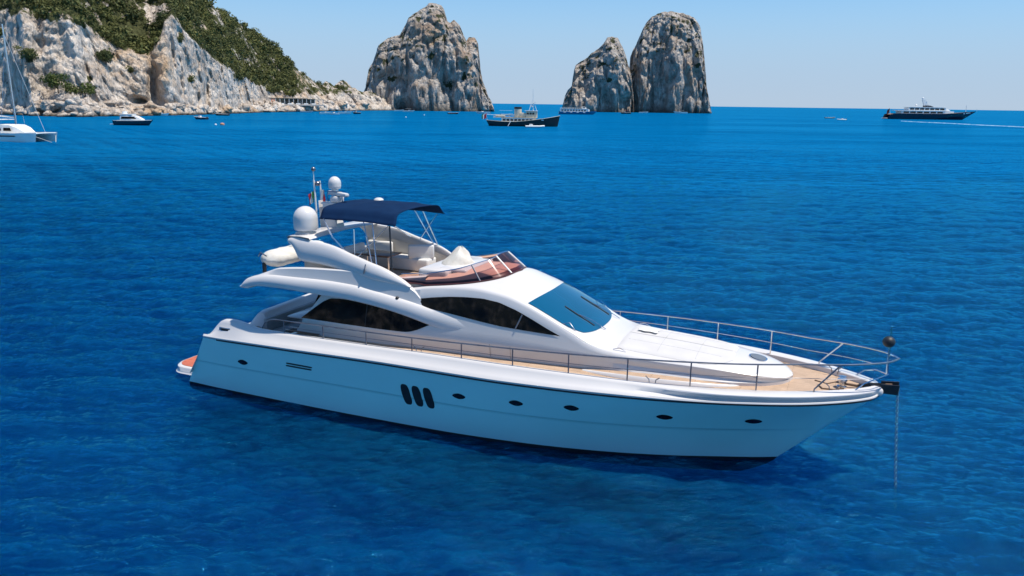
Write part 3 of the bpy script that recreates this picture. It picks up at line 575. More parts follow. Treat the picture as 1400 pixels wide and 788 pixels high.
# hull fittings on the topsides
def hull_at(s, z, sg):
    lo, hi = 0.0, 1.0
    for _ in range(40):
        u = (lo + hi) / 2; f = min(1, z / float(zrub(s))); 
        if hull_pt(u, f)[0] < s: lo = u
        else: hi = u
    p = hull_pt(u, f); q = hull_pt(min(u + .004, 1), f); n = hull_pt(u, max(0, f - .03))
    tx = (Vector(q) - Vector(p)).normalized(); tz = (Vector(p) - Vector(n)).normalized(); nn_ = tz.cross(tx); 
    if nn_.y > 0: nn_ = -nn_
    if sg > 0: p = (p[0], -p[1], p[2]); tx.y *= -1; tz.y *= -1; nn_.y *= -1
    return Vector(p), tx, tz, nn_
def oval(name, s, z, a, b, sg, m, pw=2.0, skew=0.0, n=28, parent=YA, off=.012):
    p, tx, tz, nn_ = hull_at(s, z, sg); poly = []
    for k in range(n):
        c, d = math.cos(2 * math.pi * k / n), math.sin(2 * math.pi * k / n); c = math.copysign(abs(c) ** (2 / pw), c); d = math.copysign(abs(d) ** (2 / pw), d)
        q, _, _, nq = hull_at(s + a * c + skew * b * d, z + b * d, sg); poly.append(tuple(q + nq * off))
    return MB().prism(poly, nn_ * -.012, nn_ * .006).build(name, m, parent, 0)
for s, z in ((2.71, 1.19), (10.36, 1.36), (12.04, 1.42), (13.56, 1.50), (15.9, 1.48), (18.0, 1.47)):
    for sg in (-1, 1): oval('porthole', s, z, .20, .085, sg, M['glass'], 1.6)
for s in (8.66, 9.02, 9.38):
    for sg in (-1, 1): oval('hull_vent', s, 1.12, .135, .33, sg, M['black'], 3.2, -.10)
for sg in (-1, 1):
    for z in (1.46, 1.375): oval('exhaust_slot', 4.98 + (0 if z > 1.4 else -.03), z, .48, .022, sg, M['black'], 6)

# ---- superstructure: cabin, pillars, roof and fore trunk as one moulding
TL = ([4.3, 7, 9, 11, 12.5, 13.5, 14.5, 15.5, 16.5, 17.3, 18, 18.4, 18.65, 18.76], [2.0, 2.0, 1.95, 1.87, 1.75, 1.65, 1.53, 1.42, 1.28, 1.12, .88, .62, .32, .02])
def tl(s): return float(ip(s, *TL))
def Tw(s, z): return tl(s) - .2 * (z - 2.72)
ZA = ([4.3, 7.3, 7.9, 8.65, 9.5, 10.2, 10.9, 11.3, 11.85, 12.4, 12.93, 13.3, 13.7, 14.2, 15, 16.5, 18, 18.76], [3.55, 3.66, 3.85, 3.98, 4.07, 4.08, 4.03, 3.96, 3.78, 3.54, 3.28, 3.06, 2.86, 2.76, 2.73, 2.68, 2.55, 2.42])
ZC = ([4.3, 7.9, 9, 10.2, 11.2, 11.9, 12.4, 12.93, 13.3, 13.7, 14.2, 15, 16.5, 18, 18.5, 18.76], [3.6, 3.92, 4.10, 4.19, 4.08, 3.86, 3.64, 3.39, 3.22, 3.02, 2.88, 2.80, 2.74, 2.60, 2.52, 2.44])
ZM = ([4.3, 8.3, 8.6, 9.6, 10.6, 11.0, 11.4, 11.9, 12.6, 13.2, 13.7, 14.2, 15, 16, 17, 17.8, 18.4, 18.76], [3.6, 3.7, 4.24, 4.36, 4.46, 4.46, 4.30, 4.03, 3.68, 3.38, 3.12, 3.01, 2.97, 2.92, 2.84, 2.76, 2.64, 2.46])
def sup_edge(s):
    za = float(ip(s, *ZA)); ta = max(Tw(s, za), .01); zc = float(ip(s, *ZC)); return za, ta, zc, max(ta - .13, .008)
def roof_z(s, t):
    za, ta, zc, tc = sup_edge(s); zm = float(ip(s, *ZM)); q = min(1, abs(t) / tc); return zm + (zc - zm) * q ** 2.2
def sup_sec(s0):
    s = s0; za, ta, zc, tc = sup_edge(s); b = tl(s); tb = b - .10 + .14 * float(sst(13.5, 15, s)); zd = zdk(s) - .06; o = []
    sh = max(0, 1 - (s - 4.3) / 1.7) if s < 6 else 0
    zl = 2.72 if s < 14 else min(2.72, za - .05)
    def P(t, z): return (s + .78 * max(0, z - 2.25) * sh, -t, z)
    o += [P(tb, zd), P(tb + .01, zd + .15), P(b - .05, zl - .16), P(b - .012, zl - .06), P(b, zl)]
    for k in (.2, .4, .6, .8): z = zl + (za - zl) * k; o.append(P(Tw(s, z) if s < 14 else b + (ta - b) * k, z))
    o += [P(ta, za), P(ta - .035, za + (zc - za) * .55), P(ta - .075, za + (zc - za) * .85), P(tc, zc)]
    for k in (.93, .84, .72, .58, .42, .26, .12, 0): t = tc * k; o.append(P(t, roof_z(s, t)))
    return o
ss_ = list(np.linspace(4.3, 8.2, 24)) + list(np.linspace(8.26, 8.7, 10)) + list(np.linspace(8.8, 14.2, 60)) + list(np.linspace(14.3, 18.2, 34)) + list(18.2 + .56 * (1 - (1 - np.linspace(0, 1, 14)[1:]) ** 1.8))
SUP = MB().grid([sup_sec(s) for s in ss_]).mirror().build('superstructure', M['gel'], YA, 32)
MB().grid([[(4.55 + .5 * max(0, z - 2.3), y, z) for z in (1.5, 2.4, 3.5)] for y in (-1.85, 1.85)]).build('saloon_door', M['glass'], YA, 0)

def side_window(name, smin, smax, top, bot, ncol=48, parent=YA, off=.014, m=None):
    for sg in (-1, 1):
        P = []
        for i in range(ncol):
            s = smin + (smax - smin) * i / (ncol - 1); a = float(np.interp(s, *bot)); b = float(np.interp(s, *top)); b = max(b, a + .004); row = []
            for k in range(5):
                z = a + (b - a) * k / 4; sh = max(0, 1 - (s - 4.3) / 1.7) if s < 6 else 0
                row.append((s, sg * (Tw(s - .5 * sh, z) + off), z))
            P.append(row)
        yield MB().grid(P).build(name, m or M['glass'], parent, 60)
w1 = list(side_window('saloon_window', 4.60, 9.0, ([4.60, 4.85, 5.1, 5.35, 5.6, 6.2, 6.8, 7.36, 8.2, 9.0], [2.74, 2.93, 3.12, 3.30, 3.42, 3.46, 3.42, 3.35, 3.20, 3.02]), ([4.60, 6.1, 7.4, 8.2, 8.4, 8.66, 9.0], [2.73, 2.725, 2.725, 2.735, 2.76, 2.85, 3.015])))
w2 = list(side_window('upper_window', 8.08, 12.88, ([8.08, 8.43, 9.03, 9.55, 10.06, 10.58, 11.08, 11.61, 12.05, 12.48, 12.88], [3.61, 3.69, 3.80, 3.87, 3.91, 3.92, 3.86, 3.69, 3.50, 3.30, 3.13]), ([8.08, 8.52, 9.06, 9.77, 10.64, 11.19, 11.83, 12.43, 12.88], [3.60, 3.54, 3.47, 3.39, 3.28, 3.22, 3.18, 3.15, 3.128])))
for o, sg in zip(w2, (-1, 1)):
    MB().tube([(11.62, sg * (Tw(11.62, 3.2) + .02), 3.21), (11.78, sg * (Tw(11.78, 3.6) + .02), 3.60)], .022, 6).build('window_mullion', M['dsteel'], o)
for o, sg in zip(w1, (-1, 1)):
    MB().tube([(6.9, sg * (Tw(6.9, 2.75) + .016), 2.74), (6.92, sg * (Tw(6.9, 3.38) + .016), 3.38)], .012, 6).build('window_mullion', M['black'], o)

# windshield glass follows the roof
def ws_row(b, a):
    te = 1.47 - .02 * a; t = b * te; s0 = 11.86 + .16 * (1 - b * b); s1 = 13.32 + .34 * (1 - abs(b) ** 2.6); r = max(0, abs(b) - .86) / .14; s1 -= .28 * r ** 2
    s = s0 + (s1 - s0) * a; za, ta, zc, tc = sup_edge(s); t = min(abs(t), tc - .01) * (1 if b > 0 else -1); return (s, t, roof_z(s, t) + .016)
WS = MB().grid([[ws_row(b, a) for a in np.linspace(0, 1, 22)] for b in np.linspace(-1, 1, 33)]).build('windshield', M['wglass'], YA, 60)
for y0, y1 in ((-.55, -.62), (.85, .78)):
    def wz(s, t, d=.04): return (s, t, roof_z(s, t) + d)
    wp = MB().tube([wz(12.62, y1 + .05, .03), wz(13.0, y1 + .02, .04), wz(13.5, y1 + .06, .03)], .017, 6)
    WP = wp.build('wiper', M['black'], WS); MB().tube([wz(13.78, y0 + .15, .03), wz(13.4, y0 + .08, .08), wz(13.05, y1 + .03, .06)], .016, 6).build('wiper_arm', M['steel'], WP)
# foredeck: sunpad, hatch, step, loose cloth
def trunk_patch(pts_fn, nu, nv, d): return [[pts_fn(i / (nu - 1), j / (nv - 1), d) for j in range(nv)] for i in range(nu)]
for sg in (-1, 1):
    def pad(u, v, d):
        s = 14.35 + 2.95 * u; wmax = (1.22 - .10 * u ** 2) * math.sqrt(max(0.0, 1 - max(0, (u - .72) / .28) ** 2 * .72)); t = .014 + (wmax - .014) * v
        e = min(1, min(u, 1 - u) * 22, min(v, 1 - v) * 12); return (s, sg * t, roof_z(s, t) + .004 + d * math.sqrt(e))
    MB().grid(trunk_patch(pad, 40, 22, .035)).build('sunpad', M['pad'], YA, 60)
for t_ in (-.62, .62):
    MB().tube([(s, t_, roof_z(s, t_) + .036) for s in np.linspace(14.5, 17.0, 30)], .007, 5).build('cushion_seam', M['grey'], YA)
MB().tube([(s, .0, roof_z(s, 0) + .012) for s in np.linspace(14.4, 17.2, 30)], .010, 5).build('cushion_seam', M['grey'], YA)
for s_ in (15.4, 16.4):
    MB().tube([(s_, t, roof_z(s_, t) + .036) for t in np.linspace(-1.05, 1.05, 30)], .006, 5).build('cushion_seam', M['grey'], YA)
hp = []
for k in range(28): a = 2 * math.pi * k / 28; s = 17.86 + .24 * math.cos(a); t = .26 * math.sin(a); hp.append((s, t, roof_z(s, t) + .012))
HA = MB().prism(hp, (0, 0, -.02), (0, 0, .012)).build('deck_hatch', M['steel'], YA, 0)
MB().prism([((x - 17.86) * .84 + 17.86, y * .84, z + .014) for x, y, z in hp], (0, 0, 0), (0, 0, .006)).build('hatch_glass', mat('hatch_glass', (.16, .17, .18), .1, var=(2, (.12, .13, .14), 1)), HA, 0)
cl = []
for i in range(16):
    row = []
    for j in range(12):
        s = 14.55 + .55 * i / 15; t = .10 + .42 * j / 11; e = math.sin(math.pi * i / 15) * math.sin(math.pi * j / 11)
        row.append((s + .02 * math.sin(j * .7), t + .02 * math.sin(i * .8), roof_z(s, t) + .082 + .06 * e + .03 * e * noise.noise(Vector((i * .6, j * .6, 3)))))
    cl.append(row)
tag(MB().grid(cl).build('towel', M['cush'], None, 60), 'crumpled white towel lying on the foredeck sunpad', 'towel'); TW = bpy.data.objects['towel']; TW.location = YA.location; TW.rotation_euler = YA.rotation_euler
for sg in (-1, 1):        # low moulded step beside the trunk
    P = []; Q = []
    for i in range(40):
        q = i / 39; s = 13.55 + 4.0 * q; lens = math.sin(math.pi * q) ** .8; ti = tl(s) + .02; to = ti + .02 + .40 * lens; zd = zdk(s)
        P.append([(s, sg * (to + .02), zd + .01), (s, sg * to, zd + .10 * lens + .02), (s, sg * (to - .03), zd + .12 * lens + .022), (s, sg * (to - .07), zd + .10 * lens + .02)])
        Q.append([(s, sg * (to - .05), zd + .085 * lens + .02), (s, sg * ti, zd + .10 * lens + .02)])
    SK = MB().grid(P).build('deck_step', M['gel'], YA, 50); MB().grid(Q).build('step_tread', M['teak'], SK)

# ---- flybridge moulding (overhang, coaming, floor)
FB = [2.62, 2.75, 3.2, 3.6, 4, 5.4, 6.5, 7.5, 8.3, 9, 9.7, 10.7]
WBT = [2.36, 2.38, 2.41, 2.42, 2.42, 2.35, 2.25, 2.12, 2.0, 1.925, 1.87, 1.79]
ZLO = [3.55, 3.55, 3.66, 3.69, 3.69, 3.62, 3.55, 3.40, 3.21, 3.02, 2.86, 2.74]
ZUP = [3.66, 3.80, 3.95, 4.02, 4.04, 4.04, 3.98, 3.80, 3.63, 3.47, 3.36, 3.20]
ZCO = [3.68, 3.82, 3.98, 4.13, 4.26, 4.37, 4.39, 4.28, 4.05, 3.49, 3.37, 3.21]
def fly_sec(s):
    wb = float(ip(s, FB, WBT)); lo = float(ip(s, FB, ZLO)); upz = float(ip(s, FB, ZUP)); co = float(ip(s, FB, ZCO)); k = float(sst(8.1, 9.6, s)); d = upz - lo
    wc = wb - .145 - .075 * (1 - k); fl = 3.80 if s > 3.7 else 3.80 - (3.7 - s) * .2
    fl = min(fl, co - .04)
    pts = [(0, lo + .06), (wb - .9, lo + .10), (wb - .32, lo + .10), (wb - .10, lo + .005), (wb - .03, lo), (wb, lo + .03), (wb + .015, lo + .3 * d), (wb, lo + .6 * d), (wb - .045, lo + .85 * d), (wb - .10, upz), (wb - .14, upz + .012), (wc + (wb - .14 - wc) * .45, upz + (co - upz) * .6), (wc + .02, co - .03), (wc - .02, co), (wc - .09, co), (wc - .12, co - .04), (wc - .14, fl), (wc - .6, fl), (0, fl)]
    if s > 8.4: pts[0] = (1.5, lo + .06); pts[1] = (1.5, lo + .08); pts[2] = (1.55, lo + .08); pts[-1] = (1.5, 3.6); pts[-2] = (1.5, 3.6); pts[-3] = (1.52, 3.6)
    return [(s, -t, z) for t, z in pts]
FLY = MB().grid([fly_sec(s) for s in np.concatenate([np.linspace(2.62, 4, 18), np.linspace(4.1, 10.7, 70)])]).mirror().build('flybridge', M['gel'], YA, 34)
MB().rbox((2.72, 0, 3.57), (.36, 4.7, .07), .03).build('overhang_edge', M['gel'], YA)
MB().grid([[(s, y, 3.806) for y in (-1.75, 1.75)] for s in (4.2, 8.2)]).build('flybridge_deck', M['teak'], YA)
# arch wings
def wing(sg):
    top = ([4.18, 4.3, 4.6, 4.96, 5.4, 5.8, 6.4, 7.0, 7.4, 8.0, 8.35], [5.16, 5.21, 5.19, 5.14, 5.10, 5.03, 4.85, 4.68, 4.56, 4.27, 4.06])
    bot = ([4.18, 4.3, 4.45, 4.6, 5.38, 6.16, 7.38, 8.0, 8.35], [5.0, 4.92, 4.72, 4.50, 4.44, 4.34, 4.14, 4.04, 4.0])
    m = MB(); P = []
    for s in np.linspace(4.18, 8.35, 56):
        a, b = float(ip(s, *bot)), float(ip(s, *top)); lean = lambda z: 1.98 - .16 * (z - 4.1) - .02 * max(0, s - 6) - .20 * float(sst(7.0, 8.35, s)); hh = b - a; row = []
        for q in range(16):
            an = 2 * math.pi * q / 16; c, d = math.cos(an), math.sin(an); z = (a + b) / 2 + hh / 2 * math.copysign(abs(d) ** .7, d); th_ = .085 * math.sqrt(max(0.0, 1 - max(0, (s - 6.8) / 1.56) ** 2)) + .004; t = lean(z) + th_ * math.copysign(abs(c) ** .7, c) + (.05 * math.cos(math.pi * (z - (a + b) / 2) / max(hh, .01)) if c > 0 else 0)
            row.append((s, sg * t, z))
        P.append(row)
    return m.grid(P, cv=True)
for sg in (-1, 1):
    WG = wing(sg).build('arch_wing', M['gel'], YA, 50)
    P = []
    for s in np.linspace(4.55, 7.9, 30):
        b = float(ip(s, [4.55, 5.38, 6.16, 7.38, 8.2], [4.70, 4.72, 4.62, 4.36, 4.12])); P.append([(s, sg * min(1.72 - .10 * (z - 4.0), float(ip(s, FB, WBT)) - .42), z) for z in (3.80, (3.8 + b) / 2, b)])
    MB().grid(P).build('wing_lining', M['beige'], WG, 60)
    MB().tube([(6.95, sg * 2.06, 4.35), (7.0, sg * 2.09, 4.48), (7.0, sg * 2.03, 4.62)], .018, 6).build('wing_hinge', M['dsteel'], WG)
# arch beam, domes, mast
ar = MB(); P = []
for y in np.linspace(-1.9, 1.9, 24):
    k = abs(y) / 1.9; z = 5.18 + .05 * (1 - k); P.append([(4.10, y, z - .02), (4.16, y, z + .03), (4.6, y, z + .05), (4.92, y, z + .02), (4.95, y, z - .02), (4.6, y, z - .09), (4.2, y, z - .08)])
AB = ar.grid(P, cv=True).build('arch_beam', M['gel'], YA, 50)
def dome(c, r, hgt, name='satellite_dome', parent=YA):
    pr = [(0, 0), (r * .55, 0), (r * .55, .06), (r * .93, .08), (r * .98, .14), (r, hgt * .30), (r, hgt * .52)] + [(r * math.cos(a), hgt * .52 + (hgt * .48) * math.sin(a)) for a in np.linspace(.15, math.pi / 2 - .001, 9)]
    d = MB().lathe(c, pr, 28).build(name, M['gel'], parent, 50); d.data.materials[0] = M['gel']; return d
MB().rbox((4.38, -1.32, 5.24), (.50, .46, .10), .04).build('dome_plinth', M['gel'], YA)
dome((4.38, -1.32, 5.27), .37, .80)
mast = MB()
mast.grid([[(4.05 - .04 * k, y, 5.2 + .9 * k) for y in (-.16, .16)] for k in (0, 1)]); mast.prism([(4.3, -.2, 5.2), (4.75, -.2, 5.2), (4.45, -.14, 6.0), (4.15, -.14, 6.0)], (0, 0, 0), (0, .4, 0))
MA = mast.build('radar_mast', M['gel'], YA, 30)
MB().rbox((4.45, 0, 6.02), (.75, .30, .08), .03).rbox((4.62, 0, 6.16), (.34, .34, .20), .06).build('mast_platform', M['gel'], MA)
MB().rbox((4.66, 0, 6.33), (.16, 1.15, .13), .05, rz=1.15).build('radar_scanner', M['gel'], MA)
dome((4.55, 0, 6.42), .20, .46, 'satellite_dome')
tb = MB()
for a, b in (((4.3, -.05, 6.05), (4.3, -.05, 6.40)), ((4.3, -.05, 6.40), (4.85, -.05, 6.40)), ((4.85, -.05, 6.40), (4.85, -.05, 6.05)), ((4.3, .2, 6.05), (4.3, .2, 6.4))): tb.tube([a, b], .018, 6)
tb.build('mast_rail', M['steel'], MA)
MB().tube([(3.88, -.08, 5.2), (3.80, -.08, 6.72)], .03, 8).tube([(3.98, .1, 5.2), (3.90, .1, 6.7)], .025, 8).tube([(3.80, -.08, 6.7), (3.80, -.08, 7.05)], .015, 6).build('signal_mast', M['white'], MA)
MB().ball((3.80, -.08, 7.08), .075, 12).build('masthead_light', M['dsteel'], MA); MB().ball((3.88, .0, 6.62), .10, 12, (1, 1, .8)).build('horn', M['dsteel'], MA)
def flag(c, w_, h_, cols, rz, parent):
    o = None
    for k, m in enumerate(cols):
        P = []
        for i in range(5):
            P.append([((k + i / 4) * w_ / 3 * math.cos(rz) + c[0], (k + i / 4) * w_ / 3 * math.sin(rz) + c[1] + .03 * math.sin((k * 4 + i) * .9 + j), c[2] - h_ * j / 5 - .25 * (k + i / 4) * w_) for j in range(6)])
        o2 = MB().grid(P).build('flag' if k == 0 else 'flag_band', M[m], parent if k == 0 else o, 60)
        if k == 0: o = o2
flag((3.80, -.10, 6.40), .17, .36, ('green', 'white', 'red'), R(200), MA)
flag((3.92, .08, 6.48), .15, .42, ('white', 'white', 'red'), R(10), MA)
for y, s, z0, z1 in ((-1.55, 6.3, 4.62, 5.52),): MB().tube([(s, y, z0), (s, y, z1)], .014, 6).build('whip_antenna', M['white'], YA)
# bimini
bm_ = []
for i in range(25):
    q = i / 24; s = 4.94 + 2.70 * q; row = []; dz = .02 * math.sin(math.pi * q) - .05 * sst(.6, 1, q)
    for y in np.linspace(-1, 1, 33):
        a = abs(y); prof_z = 6.11 - .10 * a ** 2 - .26 * sst(.76, 1.0, a) ** 1.0; wd = 1.56 * (1 - .04 * sst(.8, 1, a)); sag = -.03 * math.sin(math.pi * ((q * 3) % 1)) * (1 - a ** 4)
        row.append((s + .10 * a ** 2 * (1 if q < .5 else .6) - .15 * (1 - a * a) * (1 if q > .8 else 0) * (q - .8) / .2, y * wd, prof_z + dz * (1 - .4 * a) + sag + .006 * noise.noise(Vector((s * 3, y * 4, 1)))))
    bm_.append(row)
BI = MB().grid(bm_)
# hems
BIM = BI.build('bimini_canopy', M['navy'], YA, 60)
sm = BIM.modifiers.new('cloth_thickness', 'SOLIDIFY'); sm.thickness = .02; sm.offset = 0
for sg in (-1, 1):
    for a, b, r_, m in (((5.18, 1.48, 5.76), (5.55, 1.60, 5.25), .020, 'steel'), ((5.55, 1.60, 5.25), (6.25, 1.78, 4.80), .020, 'steel'), ((7.48, 1.46, 5.70), (7.72, 1.75, 4.30), .026, 'black' if sg < 0 else None), ((7.44, 1.46, 5.70), (6.55, 1.84, 4.72), .014, 'steel'), ((6.6, 1.48, 5.76), (7.10, 1.84, 4.62), .016, 'steel'), ((6.9, 1.48, 5.76), (7.25, 1.84, 4.60), .018, 'steel')):
        if m: MB().tube([(a[0], sg * a[1], a[2]), (b[0], sg * b[1], b[2])], r_, 8).build('frame_pole', M[m], BIM)
MB().ball((5.6, .9, 6.10), .16, 12, (1, 1, .5)).build('antenna_pod', M['gel'], YA)

# fly screen, dashboard, seats, table
def U_pt(q, inset=0.0):           # q -1..1 round the bow of the flybridge
    a = abs(q); s = float(ip(a, [0, .2, .4, .6, .8, 1], [11.05, 10.92, 10.5, 9.85, 8.95, 7.85])); t = float(ip(a, [0, .2, .4, .6, .8, 1], [0, .62, 1.12, 1.42, 1.56, 1.62])); return s - inset, math.copysign(max(t - inset * .6, 0), q)
def U_z(s, t): return roof_z(s, t) + .01 if s > 8.6 else max(roof_z(s, t), 4.10)
sc1 = []
for q in np.linspace(-1, 1, 65):
    s, t = U_pt(q); z0 = U_z(s, t); a = abs(q); hgt = float(ip(a, [0, .35, .6, .8, 1], [.46, .44, .38, .33, .22])); back = float(ip(a, [0, .4, .7, 1], [.62, .42, .16, 0])); inn = float(ip(a, [0, .4, .7, 1], [0, .18, .16, .14])); row = []
    for k in (0, .33, .66, 1): row.append((s - back * k, t - math.copysign(inn * k, q) if abs(t) > inn * k else 0, z0 + hgt * k))
    sc1.append(row)
FS = MB().grid(sc1).build('flybridge_screen', M['tint'], YA, 80)
MB().tube([r_[-1] for r_ in sc1], .018, 8).build('screen_top_rail', M['steel'], FS)
MB().tube([tuple(np.array(r_[0]) + (0, 0, .01)) for r_ in sc1], .022, 8).build('screen_gasket', M['darkred'], FS)
for k, m in ((17, 'dsteel'), (47, 'dsteel'), (27, 'white'), (38, 'white')): MB().tube(sc1[k], .024, 8).build('screen_post', M[m], FS)
da = []; 
for q in np.linspace(-1, 1, 49):
    row = []
    for ins, dz in ((.06, .015), (.10, .05), (.16, .07), (.55, .10), (1.1, .13)):
        s, t = U_pt(q); k = 1 - ins / 2.2; s2 = 8.6 + (s - 8.6) * k if s > 8.6 else s; t2 = t * (1 - ins * .22); row.append((s2, t2, U_z(s2, t2) + dz))
    da.append(row)
DB = MB().grid([r_[2:] for r_ in da]).build('dashboard', M['dash'], YA, 60); MB().grid([r_[:3] for r_ in da]).build('dash_edge', M['darkred'], DB, 60)
cons = MB()
cons.rbox((8.75, .0, 4.32), (.95, 2.5, .34), .08, seg=3); cons.rbox((9.25, .0, 4.44), (.9, 1.9, .14), .06, seg=3)
cons.build('helm_console', M['gel'], YA)
cv_ = MB(); P = []
for k in range(9):
    z = 4.42 + .58 * k / 8; r0 = .50 * (1 - (k / 8) ** 1.3) + .04; P.append([(8.95 + .10 * k / 8 + r0 * .9 * math.cos(a) + .03 * math.sin(3 * a + k), .0 + r0 * 1.15 * math.sin(a) + .03 * math.cos(2 * a + k), z + (.02 * math.sin(4 * a))) for a in np.linspace(0, 2 * math.pi, 20, endpoint=False)])
cv_.grid(P, cv=True).build('helm_cover', M['canvas'], YA, 60)
P = []
for i in range(30):                       # forward lounge beside the helm, rounded backrest
    q = i / 29; s = 6.9 + 1.75 * q; y = -1.42 + .12 * q; z = 4.12 + .20 * q ** 1.5; P.append([(s, y - .13, 3.82), (s, y - .15, z - .05), (s, y - .08, z), (s, y + .06, z), (s, y + .14, z - .06), (s, y + .16, 3.82)])
MB().grid(P).build('lounge_back', M['cush'], YA, 60)
def seat(c, d, rz=0):
    o = MB().rbox((c[0], c[1], c[2] + d[2] / 2), d, .06, rz, seg=3).build('bench_seat', M['cush'], YA); return o
seat((6.0, 1.35, 3.82), (2.6, .62, .42)); sb = MB().rbox((6.95, 1.25, 4.45), (.16, .85, .46), .06, -1.1, seg=3).build('bench_back', M['cush'], YA); MB().rbox((5.2, 1.55, 4.42), (.95, .16, .42), .06, seg=3).build('bench_back', M['cush'], YA)
seat((4.95, .4, 3.82), (.6, 2.2, .46)); MB().rbox((4.72, .5, 4.42), (.16, 1.5, .34), .06, seg=3).build('bench_back', M['cush'], YA)
tbl = empty('table', YA.matrix_basis @ Vector((5.85, .35, 3.81)), R(-23.4)); tag(tbl, 'varnished wooden table on the flybridge under the navy bimini', 'table')
MB().rbox((0, 0, .64), (1.35, .85, .05), .02).build('tabletop', M['wood'], tbl)
for x in (-.4, .4): MB().tube([(x, 0, 0), (x, 0, .62)], .05, 10).build('leg', M['steel'], tbl)

# rails
def rail_z(s): return float(ip(s, [3.9, 5.75, 8.8, 11.9, 15, 18, 19.9, 21.2], [2.70, 2.72, 2.77, 2.87, 2.98, 3.08, 3.15, 3.20]))
def rail_t(s): return max(float(beam(s)) - .36, 0) if s < 19 else float(ip(s, [19, 19.6, 20.2, 20.7, 21.0, 21.18], [1.26, 1.10, .88, .60, .34, 0]))
for sg in (-1, 1):
    pts = [(3.35, sg * 2.36, 2.33), (3.48, sg * 2.37, 2.52), (3.7, sg * 2.38, 2.65)] + [(s, sg * rail_t(s), rail_z(s)) for s in list(np.linspace(3.95, 20.7, 70)) + [20.85, 21.0, 21.1, 21.18]]
    RL = MB().tube(pts, .022, 8).build('handrail', M['dsteel' if sg < 0 else 'steel'], YA)
    MB().tube([(s, sg * rail_t(s), (rail_z(s) + float(ztop(s))) / 2) for s in np.linspace(4.3, 20.62, 60)], .008 if sg < 0 else .013, 6).build('rail_wire', M['dsteel' if sg < 0 else 'steel'], RL)
    for s in (4.25, 5.72, 7.25, 8.78, 10.34, 11.86, 13.41, 14.94, 16.48, 18.02): MB().tube([(s, sg * rail_t(s), float(ztop(s)) - .01), (s, sg * rail_t(s), rail_z(s))], .019, 8).build('stanchion', M['dsteel' if sg < 0 else 'steel'], RL)
    MB().tube([(19.33, sg * 1.16, 2.40), (19.34, sg * 1.16, 2.50), (19.88, sg * rail_t(19.88), rail_z(19.88))], .021, 8).build('stanchion', M['dsteel' if sg < 0 else 'steel'], RL)
    MB().tube([(20.25, sg * .62, 2.42), (20.45, sg * .55, 2.62), (20.7, sg * .40, 2.72), (20.98, sg * .0, 2.76)], .018, 8).build('pulpit_brace', M['steel'], RL)
PUL = MB().tube([(20.95, 0, 2.74), (20.93, 0, 4.0)], .03, 8).tube([(20.9, .0, 3.10), (21.15, 0, 3.19)], .016, 6).build('jackstaff', M['steel'], YA)
MB().ball((20.90, -.02, 3.60), .148, 20, (1, 1, .95)).build('anchor_ball', M['black'], PUL)
# anchor gear
rl = MB().rbox((20.9, 0, 2.42), (.72, .20, .10), .03); rl.prism([(20.85, -.16, 2.30), (21.24, -.16, 2.30), (21.26, -.16, 2.56), (20.85, -.16, 2.52)], (0, 0, 0), (0, .03, 0)); rl.prism([(20.85, .13, 2.30), (21.24, .13, 2.30), (21.26, .13, 2.56), (20.85, .13, 2.52)], (0, 0, 0), (0, .03, 0))
rl.build('anchor_roller', M['black'], YA, 30)
wl = MB().lathe((19.95, -.18, 2.30), [(0, 0), (.13, 0), (.13, .05), (.07, .08), (.07, .16), (.12, .20), (.12, .24), (0, .25)], 16).lathe((19.95, .22, 2.30), [(0, 0), (.11, 0), (.11, .05), (.06, .08), (.06, .14), (.10, .18), (0, .19)], 16)
wl.build('windlass', M['steel'], YA)
MB().tube([(19.98, -.16, 2.42), (20.3, -.08, 2.38), (20.7, 0, 2.46), (21.1, 0, 2.50)], .035, 8).tube([(19.4, -.25, 2.31), (19.5, -.48, 2.31), (19.8, -.45, 2.31), (20.0, -.30, 2.33)], .028, 6).tube([(19.3, .1, 2.31), (19.6, -.05, 2.31), (19.9, .3, 2.31)], .022, 6).build('deck_chain', M['rust'], YA)
for s, y in ((8.95, 1), (8.95, -1), (15.55, 1), (15.55, -1), (19.75, 1), (19.75, -1), (4.0, 1)):
    t = float(beam(s)) - .44; z = zdk(s) + (.06 if s < 19 else .06); c = MB()
    for k in (-1, 1): c.tube([(s + k * .07, y * t, z), (s + k * .09, y * t, z + .14), (s + k * .18, y * t, z + .21)], .014, 6)
    c.build('cleat', M['dsteel'], YA)
MB().ball((7.98, -1.93, 3.70), .055, 10).build('side_light', M['black'], YA); MB().rbox((7.96, -1.93, 3.62), (.14, .08, .07), .02).build('light_bracket', M['steel'], YA)
# door joint lines in the cabin side
for s in (10.9, 11.5): MB().tube([(s, -(tl(s) + .004), 2.7), (s, -(tl(s) - .075), 2.32)], .006, 4).build('door_seam', M['dsteel'], YA)

for s_ in (12.9, 14.3):
    for sg in (-1, 1): MB().tube([(s_, sg * (sup_edge(s_)[3] - .02), roof_z(s_, sup_edge(s_)[3] - .02) + .02), (s_ + .16, sg * (sup_edge(s_)[3] - .06), roof_z(s_, sup_edge(s_)[3] - .06) + .05), (s_ + .34, sg * (sup_edge(s_ + .34)[3] - .04), roof_z(s_ + .34, sup_edge(s_ + .34)[3] - .04) + .02)], .012, 6).build('grab_rail', M['steel'], YA)
